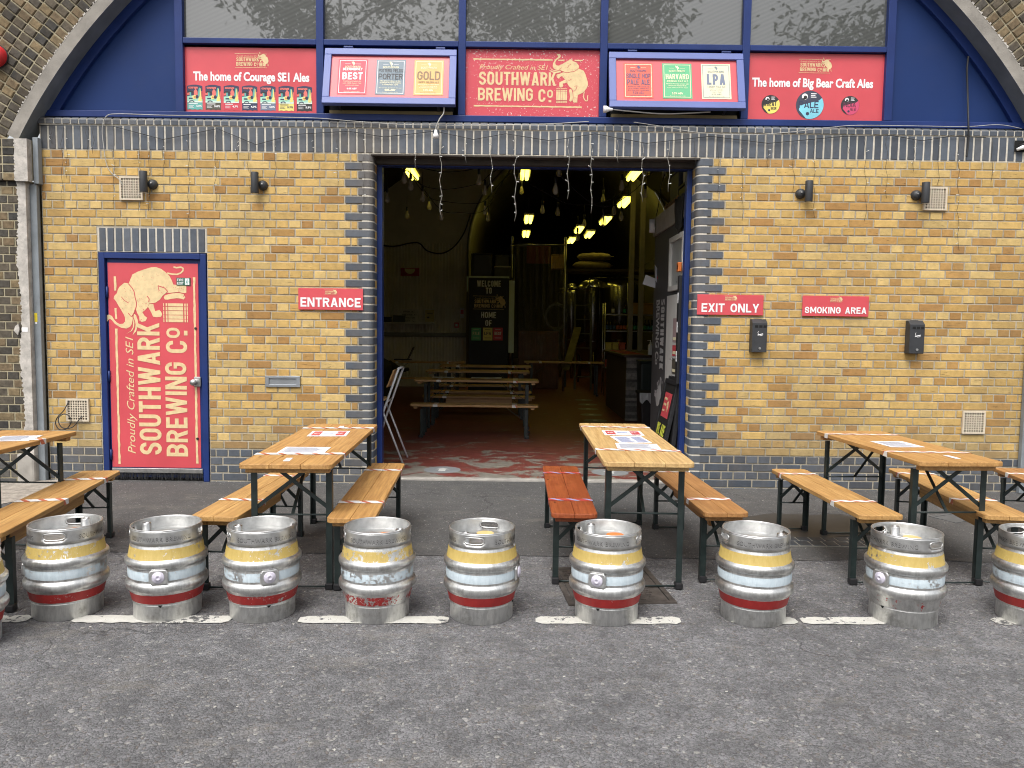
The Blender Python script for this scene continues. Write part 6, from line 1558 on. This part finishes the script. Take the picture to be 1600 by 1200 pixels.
box_thing('storage_box', 'black amplifier under the white cabinet', 'amplifier', PX+.04, PX+.55, 7.58, 8.1, 2.742, 2.91, BLACK)
t = thing('draped_jacket', 'dark jacket draped over the ledge', 'jacket', (PX, 7.8, 2.5), world=True); mb = MB().mat(M('dark_cloth', (.025, .025, .02), .9)); v = []; f = []
for i in range(13):
    for j in range(7): v.append((PX-.03-.012*math.sin(i*1.1+j*.4), 7.50+i*.032+.004*j*(6-i)/3, 2.775-j*.06*(1-.25*abs(i-6)/6)))
for i in range(12):
    for j in range(6): f.append((i*7+j, i*7+j+1, (i+1)*7+j+1, (i+1)*7+j))
mb.mesh(v, f, True); mb.build('cloth', t, solid=.01)
def hung_paper(label, quad, y):
    t = thing('paper_notice', label, 'notice', tuple(onY(*quad[0], y)), world=True); P = [onY(a, b, y+c) for (a, b), c in zip(quad, (0, .05, .05, 0))]
    mb = MB().mat(PAPER); mb.face(P); mb.face([p+Vector((0, .002, 0)) for p in P][::-1]); mb.build('sheet', t, fix=False); return t
hung_paper('tilted white sheet hanging by the partition end', [(1004, 444), (1026, 451), (1026, 436), (1009, 429)], 9.0)
t = hung_paper('small white notice with red dot on the partition end', [(1024, 438), (1032, 451), (1032, 428), (1023, 413)], 8.95); mb = MB().mat(RED); mb.cyl(tuple(onY(1029, 434, 8.92)), .02, .003, 12, 'Y'); mb.build('red_dot', t)

def a_board(label, x0, dx, y0, y1, h, text):
    t = thing('pavement_board', label, 'sign', (x0, y0, .012), world=True); ez = Vector((dx, 0, h)).normalized(); ex = Vector((0, -1, 0)); nrm = ex.cross(ez); H = math.hypot(dx, h); W = y1-y0; o = Vector((x0, y1, .014))
    def slab(a0, b0, a1, b1, d0, d1, mat, name):
        mb = MB().mat(mat); v = [o+ex*a+ez*b+nrm*d for d in (d0, d1) for a, b in ((a0, b0), (a1, b0), (a1, b1), (a0, b1))]
        mb.mesh(v, [(0, 1, 2, 3), (4, 5, 6, 7), (0, 1, 5, 4), (1, 2, 6, 5), (2, 3, 7, 6), (3, 0, 4, 7)]); mb.build(name, t, bevel=.003)
    slab(.02, .02, W-.02, H-.02, -.03, -.008, M('chalkboard', (.012, .012, .012), .6), 'board')
    for q in ((0, 0, W, .045), (0, H-.045, W, H), (0, .0455, .045, H-.0455), (W-.045, .0455, W, H-.0455)): slab(*q, -.04, 0, BLACK, 'frame')
    if text:
        mbx = MB(); S = Sheet(mbx, o+nrm*-.007, ex, ez, .001, .001); S.rect(.14, H*.60, W-.10, H*.86, RED, 1); elephant_mark(S, W*.62, H*.66, .12, CREAM, 2); S.rect(.17, H*.66, .27, H*.68, CREAM, 2); S.rect(.17, H*.72, .30, H*.745, CREAM, 2); S.rect(.17, H*.78, .30, H*.805, CREAM, 2)
        LIME = M('chalk_lime', (.62, .66, .07), .7)
        S.text('WE ARE', .09, H*.41, W-.18, .115, LIME, 1, bold=.05); S.text('OPEN', .09, H*.24, W-.2, .115, LIME, 1, bold=.05); S.rect(.12, H*.10, .2, H*.16, WHITE, 1); S.rect(.26, H*.1, .32, H*.14, WHITE, 1); mbx.build('lettering', t, fix=False)
    return t
a_board('black pavement board reading WE ARE OPEN leaning at the right jamb', 1.42, .19, 7.45, 8.02, .95, True); a_board('second black pavement board tucked behind the open sign', 1.52, .10, 7.38, 7.92, .98, False)

# tall folding chair just inside the left jamb
ch = thing('folding_high_chair', 'white tubular folding high chair with wooden back inside left jamb', 'chair', (-1.2, 8.2, 0), world=True)
WT = M('white_tube', (.55, .56, .58), .35)
TW_ = Vector
for y in (8.05, 8.42):
    k = 8.2/y*y/8.2
    A = onY(625, 575, 8.2); 
    mb = MB().mat(WT); P0 = onY(626, 575, 8.2); P1 = onY(600, 648, 8.2); P2 = onY(578, 712, 8.2); mb.tube([(P0.x, y, P0.z), (P1.x, y, P1.z), (P2.x, y, .014)], .012, 8); mb.build('rear_frame', ch)
    mb = MB().mat(WT); Q0 = onY(600, 630, 8.2); Q1 = onY(632, 713, 8.2); mb.tube([(Q0.x-.02, y+.02, Q0.z), (Q1.x, y+.02, .014)], .011, 8); mb.build('front_frame', ch)
mb = MB().mat(WT); mb.tube([(P0.x-.004, 8.05, P0.z), (P0.x-.004, 8.42, P0.z)], .012, 8); mb.build('top_rail', ch)
c0, c1 = onY(622, 577, 8.2), onY(611, 604, 8.2); mb = MB().mat(WOOD); mb.mesh([(c0.x-.015, 8.07, c0.z), (c0.x-.015, 8.40, c0.z), (c1.x-.015, 8.40, c1.z), (c1.x-.015, 8.07, c1.z), (c0.x-.033, 8.07, c0.z), (c0.x-.033, 8.40, c0.z), (c1.x-.033, 8.40, c1.z), (c1.x-.033, 8.07, c1.z)], [(0, 1, 2, 3), (7, 6, 5, 4), (0, 4, 5, 1), (1, 5, 6, 2), (2, 6, 7, 3), (3, 7, 4, 0)]); wood_part(mb, 'backrest', ch, 'dull', bevel=.005)
s0 = onY(604, 622, 8.2); mb = MB().mat(WOOD); mb.box(s0.x-.36, s0.x+.0, 8.07, 8.40, s0.z-.02, s0.z); wood_part(mb, 'seat', ch, 'dull', bevel=.006)
mb = MB().mat(WT); mb.tube([(s0.x+.02, 8.06, s0.z-.03), (s0.x+.02, 8.41, s0.z-.03)], .01, 8); mb.build('crossbar', ch)

# trestles inside, turned across the hall
def inside(proto, x0, x1, y, tone, label, z=.012, tape=((-.5, 0), (.52, 0))):
    jobs2.append((proto, (x0, y), (x1, y), tone, label, tape))
jobs2 = []
inside(PB, -1.38, .41, 10.1, 'dull', 'nearest bench inside the hall'); inside(PT, -1.38, .42, 10.72, 'dull', 'nearest trestle table inside the hall, paper on top'); inside(PBA, -1.36, .40, 11.35, 'dull', 'bench behind the nearest table inside')
inside(PBA, -1.40, .38, 12.2, 'dull', 'bench in front of the second table inside'); inside(PT, -1.45, .33, 12.85, 'dull', 'second trestle table inside the hall'); inside(PB, -1.42, .34, 13.5, 'dull', 'bench behind the second table inside')
inside(PT, -1.40, .42, 14.55, 'dull', 'third trestle table inside the hall'); inside(PT, -2.70, -.95, 15.9, 'dull', 'farthest trestle table by the ribbed wall with clutter'); inside(PB, -2.6, -.9, 15.2, 'dull', 'farthest bench by the ribbed wall'); inside(PT, .35, 1.9, 16.6, 'dull', 'table standing in front of the plastic curtain')
for proto, n_, f_, tone, lab, tape in jobs2:
    t = put(proto, n_, f_, tone, lab, tape=tape, group='trestles inside the hall'); t.location.z = .012
for i, (x, y, w) in enumerate(((-.95, 10.7, .3), (-.35, 10.72, .42))):
    sheet_of_paper(('white sheet at the left on the nearest indoor table', 'wide white sheet in the middle of the nearest indoor table')[i], x, y, w, .21, 0, 'plain', .758)
t = thing('laptop', 'open dark laptop on the farthest indoor table', 'laptop', (-2.25, 15.9, .763)); mb = MB().mat(BLACK); mb.box(-.17, .17, -.12, .12, 0, .018); mb.build('base', t); mb = MB().mat(BLACK); mb.mesh([(.10, -.12, .018), (.10, .12, .018), (.22, .12, .27), (.22, -.12, .27), (.112, -.12, .018), (.112, .12, .018), (.232, .12, .265), (.232, -.12, .265)], [(0, 1, 2, 3), (7, 6, 5, 4), (0, 4, 5, 1), (1, 5, 6, 2), (2, 6, 7, 3), (3, 7, 4, 0)]); mb.build('screen', t)
t = thing('coat', 'black coat slumped over a seat at the left of the hall', 'coat', (-2.55, 14.6, .012)); mb = MB().mat(M('dark_cloth', (.025, .025, .02), .9)); mb.lathe([(.001, .86), (.12, .84), (.26, .76), (.30, .66), (.26, .55), (.22, .3), (.2, 0)], 20); mb.build('cloth', t); mb = MB().mat(M('dark_cloth', (.025, .025, .02), .9)); mb.tube([(.2, 0, .72), (.38, 0, .64), (.52, -.02, .62), (.6, 0, .64)], [.09, .06, .04, .03], 8); mb.build('sleeve', t)

# on the ribbed wall
WYI = 18.40
t = thing('wall_shelf', 'narrow pale shelf on the ribbed wall', 'shelf', (-2.6, WYI, 1.7), world=True); a = onY(590, 503, WYI); b = onY(679, 503, WYI); mb = MB().mat(FIT); mb.box(a.x, b.x, WYI-.25, WYI+.02, a.z-.04, a.z); mb.build('board', t)
for x in (a.x+.4, b.x-.2): mb = MB().mat(FIT); mb.bar((x, WYI-.18, a.z-.04), (x, WYI+.01, a.z-.22), .025); mb.build('bracket', t)
shz = a.z
t = thing('letter_board', 'white letter board with black lettering on the wall shelf', 'sign', (-2.4, WYI, shz), world=True); a = onY(624, 501, WYI-.15); b = onY(654, 481, WYI-.15); mb = MB().mat(FIT); mb.box(a.x, b.x, WYI-.15, WYI-.09, shz+.001, shz+.001+b.z-a.z); mb.build('box', t); mbx = MB(); S = Sheet(mbx, (a.x, WYI-.15, shz)); w = b.x-a.x; h = b.z-a.z
for k, (s_, x_, w_) in enumerate((('D DAY  L', .08, .7), ('E  WATER', .1, .72), ('PRESTIGE AT', .15, .75), ('OPEN AT', .2, .6))): S.text(s_, w*x_, h*(.06+.235*k), w*w_, h*.12, PBLK, 1, bold=.03); S.rect(.01, h*(.02+.235*k), w-.01, h*(.03+.235*k), GREYBOX, 1)
mbx.build('lettering', t, fix=False)
t = thing('picture_frame', 'yellow certificate in a frame on the wall shelf', 'certificate', (-1.9, WYI, shz), world=True); a = onY(663, 501, WYI-.12); b = onY(680, 480, WYI-.12); mb = MB().mat(FIT); mb.box(a.x, b.x, WYI-.12, WYI-.09, shz+.001, shz+b.z-a.z); mb.build('frame', t); mbx = MB(); S = Sheet(mbx, (a.x, WYI-.12, shz)); S.rect(.02, .02, b.x-a.x-.02, b.z-a.z-.02, M('certificate', (.55, .46, .18), .6), 1); S.rect(.06, .1, .12, .14, PBRN, 2); S.rect(.06, .2, b.x-a.x-.06, .215, PBRN, 2); mbx.build('print', t, fix=False)
for i in range(2): box_thing('book_stack', ('dark books lying at the left of the wall shelf', 'pale folder stack beside the letter board')[i], 'books', -3.15+i*.34, -2.87+i*.34, WYI-.2, WYI-.04, shz+.001, shz+.09+.04*i, (PBLK, GREYBOX)[i])
t = thing('red_wall_sign', 'red sign with pale half disc on the ribbed wall', 'sign', (-2.4, WYI, 2.6), world=True); a = onY(626, 431, WYI); b = onY(655, 419, WYI); mb = MB().mat(M('dim_red', (.36, .02, .03), .5)); mb.box(a.x, b.x, WYI, WYI+.02, a.z, b.z); mb.build('board', t); mbx = MB(); S = Sheet(mbx, (a.x, WYI, a.z)); w = b.x-a.x; h = b.z-a.z; S.poly([(w/2+.125*math.cos(q), h*.92+h*.68*math.sin(q)) for q in [math.pi+math.pi*k/16 for k in range(17)]], PCREAM, 1); mbx.build('half_disc', t, fix=False)
t = thing('fire_call_point', 'red fire call point with cable on the ribbed wall', 'call point', (-1.3, WYI, 1.5), world=True); a = onY(710, 512, WYI); b = onY(717, 504, WYI); mb = MB().mat(RED); mb.box(a.x, b.x, WYI-.03, WYI+.01, a.z, b.z); mb.build('box', t, bevel=.006); mb = MB().mat(WHITE); mb.box(a.x+.025, b.x-.025, WYI-.033, WYI-.03, a.z+.03, b.z-.03); mb.build('glass', t)
t = thing('fire_notice', 'red and white fire notice on the ribbed wall', 'sign', (-1.1, WYI, 1.9), world=True); a = onY(719, 497, WYI); b = onY(725, 481, WYI); mb = MB().mat(WHITE); mb.box(a.x, b.x, WYI, WYI+.012, a.z, b.z); mb.build('board', t); mb = MB().mat(RED); mb.box(a.x+.01, b.x-.01, WYI-.002, WYI-.0005, a.z+.1, b.z-.05); mb.build('red_field', t)

# grey distance stickers on the floor
STK = M('floor_sticker_grey', (.24, .25, .26), .5, var=.1, dirt=.15); STW = M('floor_sticker_white', (.58, .58, .56), .5)
for i, ((px, py), r, lab) in enumerate((((691, 734), .17, 'round grey floor sticker by the left of the threshold'), ((953, 738), .17, 'round grey floor sticker by the right of the threshold'), ((930, 657), .17, 'nearest round sticker in the file towards the bar'), ((924, 648), .17, 'second round sticker in the file towards the bar'), ((919, 639), .17, 'third round sticker in the file towards the bar'), ((918, 632), .17, 'fourth round sticker in the file towards the bar'), ((912, 625), .17, 'farthest round sticker in the file towards the bar'))):
    p = onZ(px, py, .013); t = thing('floor_sticker', lab, 'floor sticker', (p.x, p.y, .0125), group='round distance stickers on the floor')
    mb = MB().mat(STK); mb.cyl((0, 0, .0005), r*1.1, .001, 32); mb.build('disc', t)
    mbx = MB(); S = Sheet(mbx, (0, 0, .0015), (1, 0, 0), (0, 1, 0), .0003, .0004); S.rect(-.035, -.07, .035, .02, STW, 1); S.poly([(-.075, .02), (.075, .02), (0, .1)], STW, 1); mbx.build('arrow', t, fix=False)

# ================================================================ street trees across the road, seen in the window reflections
BARK = M('bark', (.10, .08, .06), .9, var=.3, scale=12, bump=.8)
def leaf_mat():
    t = NT('tree_leaf'); tint = t.attr('tint').outputs['Color']; t.set(t.b.inputs['Base Color'], tint); t.b.inputs['Roughness'].default_value = .5; return t.m
LEAF = leaf_mat()
def street_tree(label, x, y, h, spread, n, seed):
    rs = random.Random(seed); t = thing('street_tree', label, 'tree', (x, y, 0))
    tips = []; mb = MB().mat(BARK)
    mb.tube([(0, 0, -.05), (.05, .03, h*.22), (.0, .1, h*.42), (.1, .05, h*.62), (.05, 0, h*.85)], [.2, .16, .13, .08, .03], 9)
    for i in range(24):
        a = rs.uniform(0, 6.28); z0 = h*rs.uniform(.35, .75); L = spread*rs.uniform(.5, 1.0); d = Vector((math.cos(a), math.sin(a), rs.uniform(.15, .7)))
        p0 = Vector((0, .05, z0)); p1 = p0+d*L*.5+Vector((0, 0, .15)); p2 = p0+d*L
        mb.tube([p0, p1, p2], [.055, .03, .01], 6); tips += [p1+(p2-p1)*q for q in (.1, .4, .7, 1)]
        for _ in range(3):
            q = p1+(p2-p1)*rs.random(); e = q+Vector((rs.uniform(-1, 1), rs.uniform(-1, 1), rs.uniform(-.2, .8)))*.9; mb.tube([q, e], [.015, .005], 5); tips += [q.lerp(e, .6), e]
    mb.build('trunk', t)
    ml = MB().mat(LEAF)
    for i in range(n):
        c = rs.choice(tips); s = .33
        p = c+Vector((rs.gauss(0, s), rs.gauss(0, s), rs.gauss(0, s*.75)))
        a = rs.uniform(0, 6.28); dr = Vector((math.cos(a), math.sin(a), rs.uniform(-1.4, .2))).normalized(); sd = dr.orthogonal().normalized(); sd = Matrix.Rotation(rs.uniform(0, 3.14), 3, dr) @ sd
        L = rs.uniform(.14, .27); W = L*.19; k = rs.uniform(.7, 1.3); ml.tint = (.045*k, .085*k, .025*k)
        ml.face([p, p+dr*L*.45+sd*W, p+dr*L, p+dr*L*.45-sd*W])
    ml.build('crown', t, tint=True, fix=False)
street_tree('leafy street tree behind the viewer, leftmost in the window reflections', -4.6, -6.2, 12.0, 3.4, 8500, 3)
street_tree('leafy street tree behind the viewer, centre of the window reflections', 1.2, -7.2, 13.0, 3.9, 8200, 11)
street_tree('leafy street tree behind the viewer, rightmost in the window reflections', 9.2, -6.8, 11.2, 2.6, 6000, 5)
